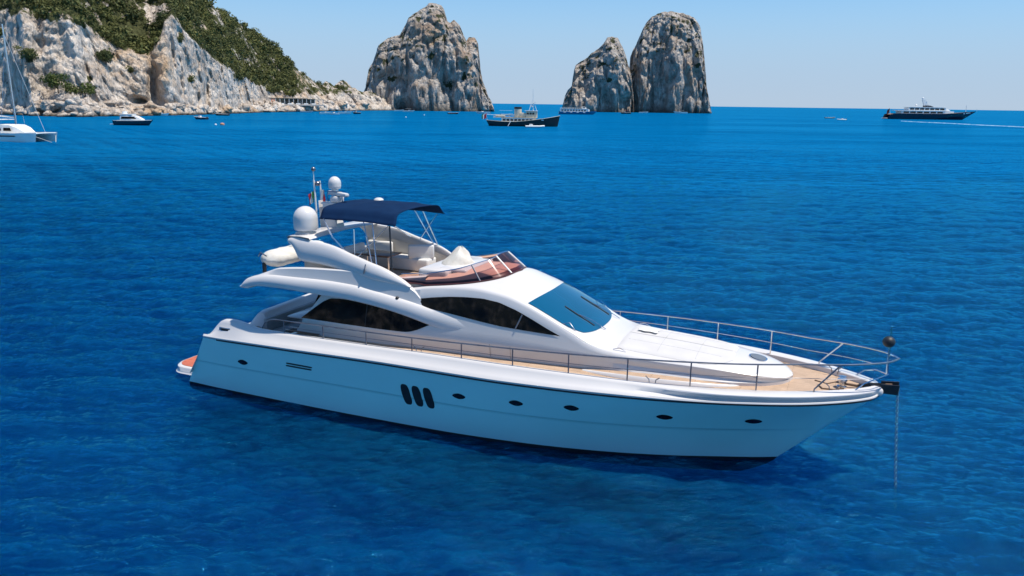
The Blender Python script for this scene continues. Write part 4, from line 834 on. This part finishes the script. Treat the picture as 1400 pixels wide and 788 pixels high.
# things on board
t = empty('covered_dinghy', YA.matrix_basis @ Vector((2.85, -.30, 3.98)), R(-23.4)); tag(t, 'white canvas covered dinghy stowed across the aft end of the flybridge', 'dinghy')
P = []
for i in range(22):
    y = -1.15 + 2.9 * i / 21; e = math.sqrt(max(0.02, 1 - max(0, (abs(i / 21 - .5) - .33) / .17) ** 2)); row = []
    for k in range(18):
        a = 2 * math.pi * k / 18; row.append((.02 + .50 * e * math.cos(a) * (1 + .04 * math.sin(i * 1.9 + k)), y, .28 + .27 * e * math.sin(a) + .03 * noise.noise(Vector((i * .5, k * .5, 2)))))
    P.append(row)
cvd = MB().grid(P, cv=True); cvd.add(P[0], [tuple(range(18))]); cvd.add(P[-1], [tuple(range(18))]); cvd.build('cover', M['canvas'], t, 60)
for x_, y_ in ((-.15, -1.05), (.2, 1.2)): MB().rbox((x_, y_, .02), (.1, .1, .32), .02).build('chock', M['black'], t)
MB().tube([(-.42, -1.0, .35), (-.2, -1.14, .52), (.05, -1.15, .42)], .02, 6).build('strap', M['dsteel'], t)
def deck_chair(x, y, rz, label):
    e = empty('chair', YA.matrix_basis @ Vector((x, y, 1.5)), R(-23.4) + rz); tag(e, label, 'chair', 'chairs in the cockpit')
    MB().rbox((0, 0, .45), (.46, .46, .06), .02).build('seat', M['dark'], e); MB().rbox((-.23, 0, .75), (.05, .46, .42), .02).build('backrest', M['dark'], e)
    for a in (-.2, .2):
        for b in (-.2, .2): MB().tube([(a, b, 0), (a, b, .44)], .018, 6).build('leg', M['dsteel'], e)
deck_chair(3.75, -.9, R(180), 'dark cockpit chair nearest the side rail of the white yacht'); deck_chair(3.85, .15, R(180), 'dark cockpit chair in the middle beside the saloon door'); deck_chair(3.9, 1.2, R(180), 'dark cockpit chair farthest from the camera near the far lining')
e = empty('cockpit_table', YA.matrix_basis @ Vector((3.2, .2, 1.5)), R(-23.4)); tag(e, 'pale oval table in the open cockpit of the yacht', 'table')
MB().rbox((0, 0, .70), (.75, 1.5, .05), .02).build('tabletop', M['gel'], e); MB().tube([(0, 0, 0), (0, 0, .68)], .07, 10).build('leg', M['steel'], e)
# anchor chain, hanging from the bow roller into the sea
e = YA.matrix_basis @ Vector((21.24, 0, 2.40)); e1 = YA.matrix_basis @ Vector((21.44, -.32, 0)); ch = MB(); n_l = 44
for k in range(n_l):
    z = 2.38 - 3.0 * k / n_l; a = (k % 2) * math.pi / 2; L_ = .060; W_ = .034; lead = 1 - z / 2.4; lead = lead ** 1.2 if lead > 0 else lead; pts = []
    for q in range(9):
        b = 2 * math.pi * q / 8; pts.append((math.cos(a) * W_ * math.cos(b) + (e1.x - e.x) * lead, math.sin(a) * W_ * math.cos(b) + (e1.y - e.y) * lead, z + L_ * math.sin(b)))
    ch.tube(pts, .010, 5, False)
o = ch.build('anchor_chain', M['steel'], None, 60); o.location = (e.x, e.y, 0); tag(o, 'galvanised anchor chain hanging from the yacht bow roller into the water', 'chain')

# ------------------------------------------------------------------ other craft on the bay
def afloat(x, y, z=0.0):
    p = sight(x, y); k = (z - CAM_H) / p.z; return Vector((p.x * k, p.y * k, z))
def loft_hull(L, B, D, sheer=0.25, rake=0.12, full=0.6, z0=-0.4, n=26, tumble=0.92):
    """hull from stern x=-L/2 to stem x=L/2; returns half-beam and deck height functions and a mesh"""
    hb = lambda q: B / 2 * (1 - max(0, (q - full) / (1 - full)) ** 2.2) * (0.86 + 0.14 * min(1, q / .3)); dz = lambda q: D * (1 + sheer * max(0, q - .3) ** 1.6 * 2)
    P = []
    for i in range(n):
        q = i / (n - 1); row = []
        for z_f, w in ((z0 / D, .55), (0, .80), (.35, .90), (.7, .97), (.94, 1.0), (1.0, 1.0)):
            z = z_f * dz(q) if z_f > 0 else z_f * D; x = -L / 2 + q * (L * (1 - rake) + L * rake * max(0, z_f)); row.append((x, -hb(q) * (w * (1 - q ** 3 * .35 * (1 - max(z_f, 0)))), z))
        P.append(row)
    m = MB().grid(P).mirror(); m.add([P[0][k] for k in range(6)] + [(x, -y, z) for x, y, z in P[0][::-1]], [tuple(range(12))])
    return m, hb, dz
def deck_sheet(L, hb, dz, rake, inset=0.02, dn=0.05, q0=0.0, q1=0.985, n=18):
    return MB().grid([[(-L / 2 + (q * L), y * max(hb(q) - inset, .01), dz(q) - dn) for y in (-1, 0, 1)] for q in np.linspace(q0, q1, n)])
def cabin(sec, n=1):
    """cabin block from a list of (x, half width, z0, z1, top half width)"""
    P = []
    for x, w, z0, z1, tw in sec: P.append([(x, -w, z0), (x, -w * .5 - tw * .5, z0 + (z1 - z0) * .6), (x, -tw, z1 - .03 * (z1 - z0)), (x, -tw * .9, z1), (x, 0, z1 + .04 * (z1 - z0))])
    m = MB().grid(P).mirror(); return m.add(P[0] + [(x, -y, z) for x, y, z in P[0][::-1]], [tuple(range(10))]).add(P[-1] + [(x, -y, z) for x, y, z in P[-1][::-1]], [tuple(range(10))])
def side_glass(x0, x1, w, z0, z1, sk=0.0, sg=-1): return MB().prism([(x0, sg * w, z0), (x1, sg * w, z0), (x1 - sk, sg * (w - .04), z1), (x0 + sk * .4, sg * (w - .04), z1)], (0, -.02, 0), (0, .02, 0))
def set_at(name, px, py, heading, label, cat, group=None):
    e = empty(name, afloat(px, py), R(heading)); tag(e, label, cat, group); return e

# sailing catamaran, left edge
e = set_at('sailing_catamaran', 26, 193, -12, 'white sailing catamaran with a bare tall mast at the left edge', 'catamaran')
for sg in (-1, 1):
    m, hb, dz = loft_hull(14.5, 1.7, 1.75, .08, .03, .55); m.v = [(x, y + sg * 2.9, z) for x, y, z in m.v]; hh = m.build('hull', M['white'], e, 40)
    MB().prism([(-5.5, sg * 3.77, 1.0), (2.8, sg * 3.77, 1.08), (2.6, sg * 3.79, 1.28), (-5.5, sg * 3.79, 1.28)], (0, -.02, 0), (0, .02, 0)).build('hull_window', M['glass'], hh, 0)
    deck_sheet(14.5, hb, dz, .03).build('side_deck', M['white'], hh).location = (0, sg * 2.9, 0)
MB().rbox((-1.6, 0, 1.45), (9.0, 5.4, .6), .15).build('bridgedeck', M['white'], e)
CB = cabin([(-5.2, 2.6, 1.7, 3.2, 2.3), (-3, 2.7, 1.7, 3.5, 2.4), (0, 2.5, 1.7, 3.45, 2.2), (1.6, 2.1, 1.7, 2.9, 1.9), (3.0, 1.6, 1.7, 1.95, 1.5)]).build('coachroof', M['white'], e, 35)
for x0, x1 in ((-3.6, -1.6), (-1.1, .9)): side_glass(x0, x1, 2.66, 2.2, 2.85, .25).build('cabin_window', M['glass'], CB, 0)
MB().rbox((-3.6, 0, 4.5), (3.2, 4.2, .12), .05).build('hardtop', M['white'], e)
tr = MB(); tr.grid([[(x, y, 1.66) for y in (-2.3, 2.3)] for x in (2.8, 6.4)]); tr.build('trampoline', M['grey'], e)
MB().tube([(6.9, -2.9, 1.75), (6.9, 0, 1.85), (6.9, 2.9, 1.75)], .11, 8).build('crossbeam', M['white'], e)
MST = MB().tube([(-.2, 0, 3.3), (-.5, 0, 24)], [.22, .13], 10).build('mast', M['steel'], e)
MB().tube([(-.3, 0, 5.0), (-6.2, 0, 5.3)], .16, 8).build('boom', M['white'], MST); MB().tube([(6.9, 0, 1.9), (-.45, 0, 22)], .035, 6).build('forestay', M['tubegrey'], MST)
for sg in (-1, 1): MB().tube([(-1.0, sg * 3.5, 1.7), (-.45, 0, 20)], .025, 5).build('shroud', M['steel'], MST)
MB().tube([(6.8, -2.9, 1.2), (10.5, -1.5, -.3)], .05, 6).tube([(6.8, 2.9, 1.2), (10.5, -1.5, -.3)], .05, 6).build('mooring_bridle', M['canvas'], e)

# dark-hulled motor yacht under the cliff
e = set_at('motor_cruiser', 184, 171.5, -4, 'dark navy hulled motor cruiser with white upperworks under the left cliff', 'motor yacht')
L = 14.0; m, hb, dz = loft_hull(L, 4.2, 1.7, .14, .12, .5); m.build('hull', M['navyhull'], e, 40); deck_sheet(L, hb, dz, .12).build('deck', M['white'], e)
MB().tube([(-L / 2 + q * L, -hb(q) - .02, dz(q) - .12) for q in np.linspace(.02, .97, 20)], .06, 6).build('sheer_stripe', M['white'], e)
CB = cabin([(-4.2, 1.7, 1.6, 3.4, 1.5), (-1.5, 1.8, 1.6, 3.6, 1.55), (1.0, 1.6, 1.7, 3.3, 1.35), (3.4, 1.2, 1.8, 2.1, 1.0)]).build('cabin', M['white'], e, 35)
side_glass(-3.9, 1.9, 1.78, 2.25, 3.0, .9).build('cabin_window', M['glass'], CB, 0); side_glass(-3.9, 1.9, 1.78, 2.25, 3.0, .9, 1).build('cabin_window', M['glass'], CB, 0)
MB().rbox((-2.1, 0, 3.75), (4.6, 3.2, .3), .12).build('flybridge', M['white'], e); MB().prism([(-3.4, -1.4, 3.8), (-2.9, -1.4, 3.8), (-3.0, -1.2, 4.8), (-3.3, -1.2, 4.8)], (0, 0, 0), (0, 2.6, 0)).build('radar_arch', M['white'], e)
MB().tube([(-3.1, 0, 4.8), (-3.1, 0, 5.9)], .05, 6).build('antenna', M['white'], e); MB().rbox((-7.4, 0, .35), (1.4, 3.4, .14), .05).build('swim_platform', M['white'], e)

# small open boats
def open_boat(px, py, L, B, heading, hullm, label, console=True, awning=None, group='small boats moored along the rocks'):
    e = set_at('small_boat', px, py, heading, label, 'boat', group)
    L *= 1.2; B *= 1.25; m, hb, dz = loft_hull(L, B, .75 * B / 2.2, .35, .14, .45, -.2, 16); m.build('hull', M[hullm], e, 40); D = .75 * B / 2.2
    deck_sheet(L, hb, dz, .14, .12, .25 * D).build('deck', M['white'], e)
    MB().tube([(-L / 2 + q * L, -hb(q), dz(q)) for q in np.linspace(0, .98, 14)] + [(-L / 2 + q * L, hb(q), dz(q)) for q in np.linspace(.98, 0, 14)], .05, 6).build('gunwale', M['white' if hullm != 'white' else 'tubegrey'], e)
    if console:
        c = MB().rbox((.02 * L, 0, D + .30), (.14 * L, B * .4, .8), .06).build('console', M['white'], e); MB().box((.10 * L, 0, D + .85), (.03, B * .36, .35), 0, -.4).build('windscreen', M['glass'], c, 0)
    if awning:
        a = MB().rbox((-.05 * L, 0, D + 1.9), (.42 * L, B * .8, .07), .03).build('awning', M[awning], e)
        for sx in (-.24, .14):
            for sy in (-1, 1): MB().tube([(sx * L, sy * B * .36, D * .8), (sx * L, sy * B * .36, D + 1.88)], .03, 5).build('awning_pole', M['steel'], a)
    MB().rbox((-L / 2 - .18, 0, D * .9), (.4, .4, .9), .08).build('outboard_motor', M['black'], e)
    MB().rbox((-.30 * L, 0, D * .75), (.14 * L, B * .7, .35), .06).build('bench', M['cush'], e)
    return e
open_boat(86, 158, 6.8, 2.4, 150, 'white', 'small white boat at the mouth of the low sea cave')
open_boat(220, 158.3, 8.2, 2.5, 5, 'white', 'long low white boat close under the white shore rocks')
open_boat(274, 163.5, 6.4, 2.3, 160, 'navyhull', 'dark blue hulled speedboat right of the navy motor cruiser')
open_boat(303, 158.2, 7.5, 2.2, 175, 'blackhull', 'low black boat tight against the dark tide rocks', False)
open_boat(420, 153.8, 9.0, 2.2, 0, 'tubegrey', 'flat pale launch below the beach pavilion', False)
open_boat(445, 156.3, 7.0, 2.6, 20, 'white', 'white boat at the left end of the moored row', True, 'canvas')
open_boat(457, 157, 6.2, 2.4, 215, 'white', 'white boat lying nearest the camera in the moored row')
open_boat(472, 156, 8.6, 3.0, 8, 'white', 'largest white boat of the moored row with a cream awning', True, 'buff')
open_boat(487, 156, 6.6, 2.6, 240, 'navyhull', 'dark hulled boat with a white top at the right end of the moored row', True, 'white')
open_boat(546, 152.2, 8.5, 2.7, 5, 'white', 'white boat just left of the dark cave under the jagged stack', False)
open_boat(559, 153.3, 10, 3.0, -8, 'white', 'white cabin launch right of the dark cave under the jagged stack', True, 'white')
open_boat(620, 156.2, 8, 2.3, 0, 'blackhull', 'lone black rowing launch off the foot of the jagged stack', False)
open_boat(660, 155.3, 12, 3.2, 185, 'white', 'white speedboat at the right foot of the jagged stack')
open_boat(693, 158.2, 8, 2.6, 0, 'white', 'white speedboat behind the stern flag of the black tug yacht', False)
open_boat(855, 155.8, 10, 3.2, 170, 'blackhull', 'dark tour boat with a red awning in the gap between the right stacks', True, 'red')
open_boat(880, 154.8, 10, 3.0, 0, 'white', 'small white boat at the left foot of the tallest stack', False)
open_boat(930, 155.2, 15, 4.0, 175, 'white', 'white cruiser at the right foot of the tallest stack', True, 'white')
open_boat(1135, 162, 8, 1.8, 0, 'orange', 'brown rowing boat left of the white inflatable far out', False, None, 'craft far out near the big yacht')
e = set_at('inflatable_boat', 1151, 164.5, 170, 'white inflatable boat with people far out left of the big dark yacht', 'inflatable', 'craft far out near the big yacht')
tb = MB().tube([(-3.2, -1.1, .4), (2.0, -1.1, .45), (3.2, -.5, .6), (3.5, 0, .65), (3.2, .5, .6), (2.0, 1.1, .45), (-3.2, 1.1, .4)], .36, 10); tb.build('tube', M['white'], e); MB().rbox((0, 0, .35), (5.5, 1.9, .12), .03).build('floor', M['grey'], e)
MB().rbox((-.4, 0, .9), (1.0, .8, 1.0), .08).build('console', M['white'], e); MB().rbox((-3.3, 0, .7), (.5, .5, 1.0), .1).build('outboard_motor', M['black'], e)

# mooring buoy
e = set_at('mooring_buoy', 304, 171.3, 0, 'pale orange mooring buoy floating alone off the cliff', 'buoy')
MB().lathe((0, 0, -.2), [(0, 0), (.7, .05), (.85, .4), (.75, .8), (.4, 1.0), (0, 1.05)], 16).build('float', M['orange'], e); MB().tube([(-.1, 0, .8), (0, 0, 1.15), (.1, 0, .8)], .04, 6).build('ring', M['steel'], e)
for k, (x, y) in enumerate(((555, 161), (580, 158), (295, 171.6))):
    e = set_at('marker_float', x, y, 0, ['tiny white float in front of the cave at the jagged stack', 'tiny white float right of the cave launches', 'tiny white float beside the orange mooring buoy'][k], 'buoy', 'small white floats')
    MB().ball((0, 0, .2), .42, 10).build('float', M['white'], e); MB().tube([(0, 0, .5), (0, 0, .95)], .05, 6).build('handle', M['steel'], e)

# black tug yacht
e = set_at('tug_yacht', 715, 172.8, -2, 'black hulled converted tug with cream funnel and wheelhouse', 'tug'); L = 31.0
P = []
def tz(q): return 1.9 + 2.6 * max(0, (q - .35) / .65) ** 1.5 + .5 * max(0, .25 - q) / .25
def tb_(q): return 3.7 * (1 - max(0, (q - .62) / .38) ** 2.3) * (1 - max(0, (.16 - q) / .16) ** 2.4 * .75)
for i in range(34):
    q = i / 33; row = []
    for f, w_ in ((-.5, .5), (0, .86), (.4, .95), (.8, 1), (1, 1.02)):
        z = f * tz(q) if f > 0 else f * 2; st = .022 * max(0, f) * q ** 8 ; x = -L / 2 + L * (q * (1 - .03) + .03 * q * max(0, f)) + (1.2 * (1 - max(0, f)) * (1 - q) ** 6); row.append((x, -tb_(q) * w_ - .0, z))
    P.append(row)
HT = MB().grid(P).mirror().build('hull', M['blackhull'], e, 40)
MB().grid([[(-L / 2 + L * q, y * tb_(q), tz(q) - .55) for y in (-1, 0, 1)] for q in np.linspace(.01, .98, 24)]).build('deck', M['buff'], e)
MB().tube([(-L / 2 + L * q, -tb_(q) * 1.02 - .02, tz(q)) for q in np.linspace(0, 1, 30)], .09, 6).build('cap_rail', M['buff'], HT)
CB = cabin([(-9, 2.5, 1.4, 3.5, 2.45), (4, 2.6, 1.4, 3.5, 2.5), (5.5, 2.3, 1.6, 3.5, 2.2)]).build('deckhouse', M['white'], e, 30)
for k in range(8): side_glass(-8.4 + 1.6 * k, -7.3 + 1.6 * k, 2.62, 2.2, 2.95).build('deckhouse_window', M['glass'], CB, 0)
MB().rbox((-3.2, 0, 3.62), (18.5, 5.6, .16), .05).build('boat_deck', M['buff'], e)
rl = MB()
for sg in (-1, 1):
    rl.tube([(-12.3, sg * 2.7, 4.6), (6, sg * 2.7, 4.6)], .05, 5)
    for k in range(12): rl.tube([(-12.3 + 1.6 * k, sg * 2.7, 3.7), (-12.3 + 1.6 * k, sg * 2.7, 4.6)], .04, 5)
rl.build('rail', M['buff'], e); MB().rbox((-9.5, -1.9, 4.1), (4.0, 1.2, .7), .2, seg=3).build('deck_lockers', M['buff'], e)
WH = cabin([(1.2, 2.0, 3.7, 6.2, 1.9), (4.6, 2.1, 3.7, 6.2, 1.95), (6.0, 1.5, 3.7, 6.0, 1.3)]).build('wheelhouse', M['buff'], e, 30)
for k in range(3): side_glass(1.6 + 1.15 * k, 2.4 + 1.15 * k, 2.12, 4.9, 5.6).build('wheelhouse_window', M['glass'], WH, 0)
MB().rbox((3.4, 0, 6.35), (5.6, 4.5, .14), .05).build('wheelhouse_roof', M['white'], WH)
FN = MB().lathe((-2.2, 0, 3.7), [(1.55, 0), (1.55, 3.1), (1.5, 3.4)], 24).build('funnel', M['buff'], e); MB().lathe((-2.2, 0, 7.1), [(1.5, 0), (1.6, .05), (1.6, .75), (1.3, .85), (0, .85)], 24).build('funnel_top', M['blackhull'], FN)
MB().rbox((-.2, 0, 4.6), (2.6, 3.4, 1.8), .2).build('engine_casing', M['buff'], e)
MT = MB().tube([(4.2, 0, 6.4), (4.0, 0, 15.2)], [.16, .07], 8).build('mast', M['white'], e)
for sg in (-1, 1): MB().tube([(2.4, sg * 1.3, 6.4), (4.05, 0, 11.5)], .09, 6).build('mast_leg', M['white'], MT); MB().tube([(5.8, sg * 1.2, 6.4), (4.05, 0, 10.4)], .06, 6).build('mast_leg', M['white'], MT)
MB().rbox((4.5, 0, 9.6), (1.5, 1.5, .15), .04).rbox((4.9, 0, 10.0), (.5, 2.0, .2), .05).build('radar', M['white'], MT); MB().ball((3.6, 0, 8.4), .45, 12).build('satellite_dome', M['white'], MT)
fl = MB().tube([(-15.0, 0, 2.2), (-15.8, 0, 5.4)], .05, 6).build('flagstaff', M['white'], e)
o = None
for k, m_ in enumerate(('green', 'white', 'red')):
    o2 = MB().grid([[(-15.4 - .9 * (2 - k) / 1.0 * .6 - .5 * i, .1 * math.sin(i * 2 + k), 5.2 - 1.9 * j / 3 - .7 * (i / 2 + .0)) for j in range(4)] for i in range(3)]).build('flag' if o is None else 'flag_band', M[m_], fl if o is None else o, 60); o = o or o2
MB().prism([(-5.2, -3.85, 2.1), (-4.9, -3.85, 2.1), (-6.0, -4.2, .1), (-6.3, -4.2, .1)], (0, -.3, 0), (0, .3, 0)).build('boarding_ladder', M['white'], e)
MB().rbox((8.2, -3.3, 2.7), (1.1, .06, .35), .02, rz=.28).build('name_plate', M['white'], HT, 0)
e2 = set_at('tender', 730, 174.6, -2, 'white inflatable tender lying alongside the black tug', 'tender')
MB().tube([(-3.4, -.95, .4), (2.4, -.95, .45), (3.7, -.45, .6), (4.0, 0, .62), (3.7, .45, .6), (2.4, .95, .45), (-3.4, .95, .4)], .36, 10).build('tube', M['white'], e2); MB().rbox((-.2, 0, .35), (6, 1.7, .12), .03).build('floor', M['grey'], e2); MB().rbox((-1.2, 0, .9), (1.4, .9, .9), .1).build('console', M['white'], e2); MB().rbox((-3.5, 0, .7), (.5, .5, 1.0), .1).build('outboard_motor', M['black'], e2)

# white and blue excursion cruiser in front of the middle stack
e = set_at('excursion_boat', 790, 156.6, 0, 'white and blue excursion boat anchored before the sloping middle stack', 'excursion boat'); L = 37.0
m, hb, dz = loft_hull(L, 7.5, 2.6, .18, .10, .6, -.6); m.build('hull', M['bluehull'], e, 40); deck_sheet(L, hb, dz, .1).build('deck', M['white'], e)
CB = cabin([(-17, 3.4, 2.5, 5.0, 3.3), (8, 3.4, 2.5, 5.0, 3.3), (11, 2.6, 2.7, 4.6, 2.3)]).build('saloon', M['white'], e, 30)
for k in range(9): side_glass(-16 + 2.7 * k, -14.2 + 2.7 * k, 3.46, 3.3, 4.4).build('saloon_window', M['glass'], CB, 0)
for k in range(4): MB().rbox((-13 + 6.2 * k, -3.75, 1.9), (2.2, .1, .7), .04).build('hull_window', M['white'], e)
MB().rbox((-3.5, 0, 5.15), (27, 7.0, .2), .06).build('sun_deck', M['white'], e); CW = cabin([(4, 2.0, 5.2, 7.2, 1.9), (7, 2.0, 5.2, 7.0, 1.8), (8, 1.6, 5.2, 6.0, 1.5)]).build('wheelhouse', M['white'], e, 30); side_glass(4.4, 7.0, 2.05, 6.0, 6.8, .3).build('wheelhouse_window', M['glass'], CW, 0)
rl = MB()
for sg in (-1, 1):
    rl.tube([(-16.8, sg * 3.3, 6.2), (4, sg * 3.3, 6.2)], .05, 5)
    for k in range(11): rl.tube([(-16.8 + 2.05 * k, sg * 3.3, 5.2), (-16.8 + 2.05 * k, sg * 3.3, 6.2)], .05, 5)
rl.build('rail', M['white'], e); MB().tube([(3, 0, 7), (2.6, 0, 10)], .1, 6).build('mast', M['white'], e)

# big dark yacht under way to the right
e = set_at('superyacht', 1273, 163.6, 0, 'long dark blue superyacht with white decks on the right horizon', 'superyacht'); L = 82.0
def sz(q): return 5.2 + 2.6 * max(0, (q - .55) / .45) ** 1.2 - .8 * max(0, (.08 - q) / .08)
def sb(q): return 6.8 * (1 - max(0, (q - .58) / .42) ** 1.9) * (.88 + .12 * min(1, q / .2))
P = []
for i in range(40):
    q = i / 39; row = []
    for f, w_ in ((-.2, .6), (0, .82), (.4, .9), (.8, .98), (1, 1)):
        z = f * sz(q) if f > 0 else f * 5; x = -L / 2 + L * (q * .85 + .15 * q * max(0, f)) - 2.2 * (1 - max(0, f)) * (1 - q) ** 8; row.append((x, -sb(q) * (w_ if q < .6 else w_ * (1 - (1 - max(f, 0)) * .5 * (q - .6) / .4)), z))
    P.append(row)
HS = MB().grid(P).mirror().build('hull', M['navyhull'], e, 40)
MB().grid([[(-L / 2 + L * q, y * sb(q), sz(q) - .3) for y in (-1, 0, 1)] for q in np.linspace(.02, .97, 24)]).build('deck', M['teak'], e)
MB().rbox((-42.5, 0, .7), (4, 9, .5), .1).build('swim_platform', M['white'], e)
D1 = cabin([(-31, 5.6, 4.8, 7.6, 5.6), (8, 5.7, 4.8, 7.8, 5.6), (18, 4.4, 5.4, 7.4, 4.2)]).build('main_deckhouse', M['white'], e, 30)
for k in range(6): side_glass(-29 + 6.2 * k, -24 + 6.2 * k, 5.72, 5.6, 7.0).build('deckhouse_window', M['glass'], D1, 0)
MB().rbox((-12.5, 0, 7.8), (44, 12.4, .5), .2).build('upper_deck', M['white'], e)
D2 = cabin([(-24, 4.8, 8, 10.6, 4.7), (6, 4.9, 8, 10.8, 4.6), (11, 4.0, 8, 10.2, 3.6), (15, 3.0, 7.6, 8.2, 2.6)]).build('upper_deckhouse', M['white'], e, 30)
for k in range(7): side_glass(-23 + 4.6 * k, -19.2 + 4.6 * k, 4.92, 8.6, 10.1).build('deckhouse_window', M['glass'], D2, 0)
MB().rbox((-7, 0, 10.95), (36, 9.8, .4), .18).build('sun_deck', M['white'], e); D3 = cabin([(-8, 2.6, 11, 12.6, 2.4), (-3, 2.4, 11, 12.4, 2.0), (0, 1.6, 11, 11.4, 1.4)]).build('sky_lounge', M['glass'], e, 30)
MT = MB(); MT.prism([(-8.5, -1.6, 12.4), (-4.0, -1.6, 12.4), (-8.0, -1.0, 17.8), (-10.2, -1.0, 17.8)], (0, 0, 0), (0, 2.6, 0)); MT = MT.build('radar_mast', M['white'], e, 0)
MB().ball((-10.0, 0, 18.8), 1.0, 14).build('satellite_dome', M['white'], MT); MB().ball((-15.5, 0, 12.6), 1.1, 14).build('satellite_dome', M['white'], MT); MB().rbox((-6.5, 0, 16.5), (.5, 3.6, .35), .1).build('radar_scanner', M['white'], MT)
MB().tube([(31, 0, 7.2), (31, 0, 13.0)], .22, 8).build('foremast', M['white'], e); MB().tube([(41, 0, 7.6), (41, 0, 10.2)], .12, 8).build('jackstaff', M['white'], e)
FS_ = MB().tube([(-38.5, 0, 4.5), (-39.5, 0, 10)], .12, 6).build('flagstaff', M['white'], e); MB().grid([[(-39.4 - .8 * i, .2 * math.sin(i), 9.8 - 4.0 * j / 3 - .8 * i) for j in range(4)] for i in range(4)]).build('flag', M['darkred'], FS_, 60)
nm = MB()
for x, wd in ((27.5, 1.3), (30.2, .8), (31.3, .8), (32.4, .9), (33.5, .8)):
    q = (x + L / 2) / L; nm.rbox((x, -sb(q) * .99 - .12, 5.6 + (x - 27) * .12), (wd, .12, .9), .03, rz=-.36)
nm.build('name_letters', M['white'], HS, 0)
# wash lines on the sea
def wash(name, pts, wd, label):
    P = []
    for i, (x, y) in enumerate(pts):
        a = afloat(x, y); b = afloat(*pts[min(i + 1, len(pts) - 1)]) if i < len(pts) - 1 else a + (a - afloat(*pts[i - 1])); t = (b - a).normalized(); nrm = Vector((-t.y, t.x, 0)); ww = wd * (.5 + .5 * math.sin(math.pi * (i + .5) / len(pts))) * (1 + .4 * noise.noise(Vector((i * 1.7, 0, 5))))
        P.append([tuple(a - nrm * ww + Vector((0, 0, -.05))), tuple(a + Vector((0, 0, .28))), tuple(a + nrm * ww + Vector((0, 0, -.05)))])
    o = MB().grid(P).build(name, M['foam'], None, 60); tag(o, label, 'wake', 'foam wakes on the sea'); return o
fm = mat('sea_foam', (0.36, 0.50, 0.60), 0.7, var=(0.25, (0.05, 0.22, 0.38), 1.0)); M['foam'] = fm
wash('wake', [(1232 + 14 * k, 165.9 + .70 * k + .12 * math.sin(k)) for k in range(16)], 1.0, 'long thin white wake running right in front of the dark superyacht')
wash('wake', [(666 + 3 * k, 156.6 + .25 * k) for k in range(9)], 1.2, 'short foam wake right of the speedboat at the jagged stack')
wash('wake', [(683 + 2.2 * k, 151.2 + .05 * k) for k in range(9)], 2.2, 'faint foam streak far behind the tug flag')

# beach pavilion under the slope
def pavilion():
    a = HV; k0 = int(np.argmin(np.abs(HUS - 370))); k1 = int(np.argmin(np.abs(HUS - 441)))
    p0, p1 = afloat(368, 153), afloat(441, 152); d0, d1 = 705.0, 760.0
    A = sight(368, 142); A = A * (d0 / math.hypot(A.x, A.y)); B = sight(441, 140.5); B = B * (d1 / math.hypot(B.x, B.y)); A.z = B.z = 0; dirv = (B - A).normalized(); Ln = (B - A).length
    zf, zr = 6.0, height_at(405, 134.5, 735)
    e = empty('beach_pavilion', (A.x, A.y, 0), math.atan2(dirv.y, dirv.x)); tag(e, 'long low beach pavilion with a pale flat roof on posts under the green slope', 'pavilion')
    MB().rbox((Ln * .5, 4, zf - .5), (Ln, 12, 1.2), .1).build('terrace', M['beach'], e); MB().rbox((Ln * .34, 3.5, zr), (Ln * .68, 10, .5), .1).build('roof', M['roofwood'], e); MB().rbox((Ln * .84, 3.0, zr - .5), (Ln * .31, 9, .5), .1).build('roof', M['roofwood'], e)
    MB().rbox((Ln * .5, 7.6, (zf + zr) / 2), (Ln * .96, .4, zr - zf - .6), .05).build('back_wall', M['wallp'], e)
    for k in range(13): MB().rbox((Ln * (.01 + .98 * k / 12), -1.0, (zf + zr) / 2 - .3), (.35, .35, zr - zf - .4), .03).build('post', M['white'], e)
    MB().rbox((Ln * .06, 2, (zf + zr) / 2), (5, 6, zr - zf - .6), .1).build('kiosk', M['orange'], e)
    for k in range(5): MB().rbox((Ln * (.2 + .15 * k), -1.1, zf + .6), (6, .15, .9), .05).build('balustrade', M['white'], e)
M['beach'] = mat('terrace_concrete', (0.42, 0.38, 0.34), 0.8, var=(.4, (.34, .31, .28), 1)); M['wallp'] = mat('brown_plaster', (0.30, 0.24, 0.20), 0.8, var=(.5, (.16, .13, .11), 1))  # back wall plaster mottled in two dark browns
pavilion()
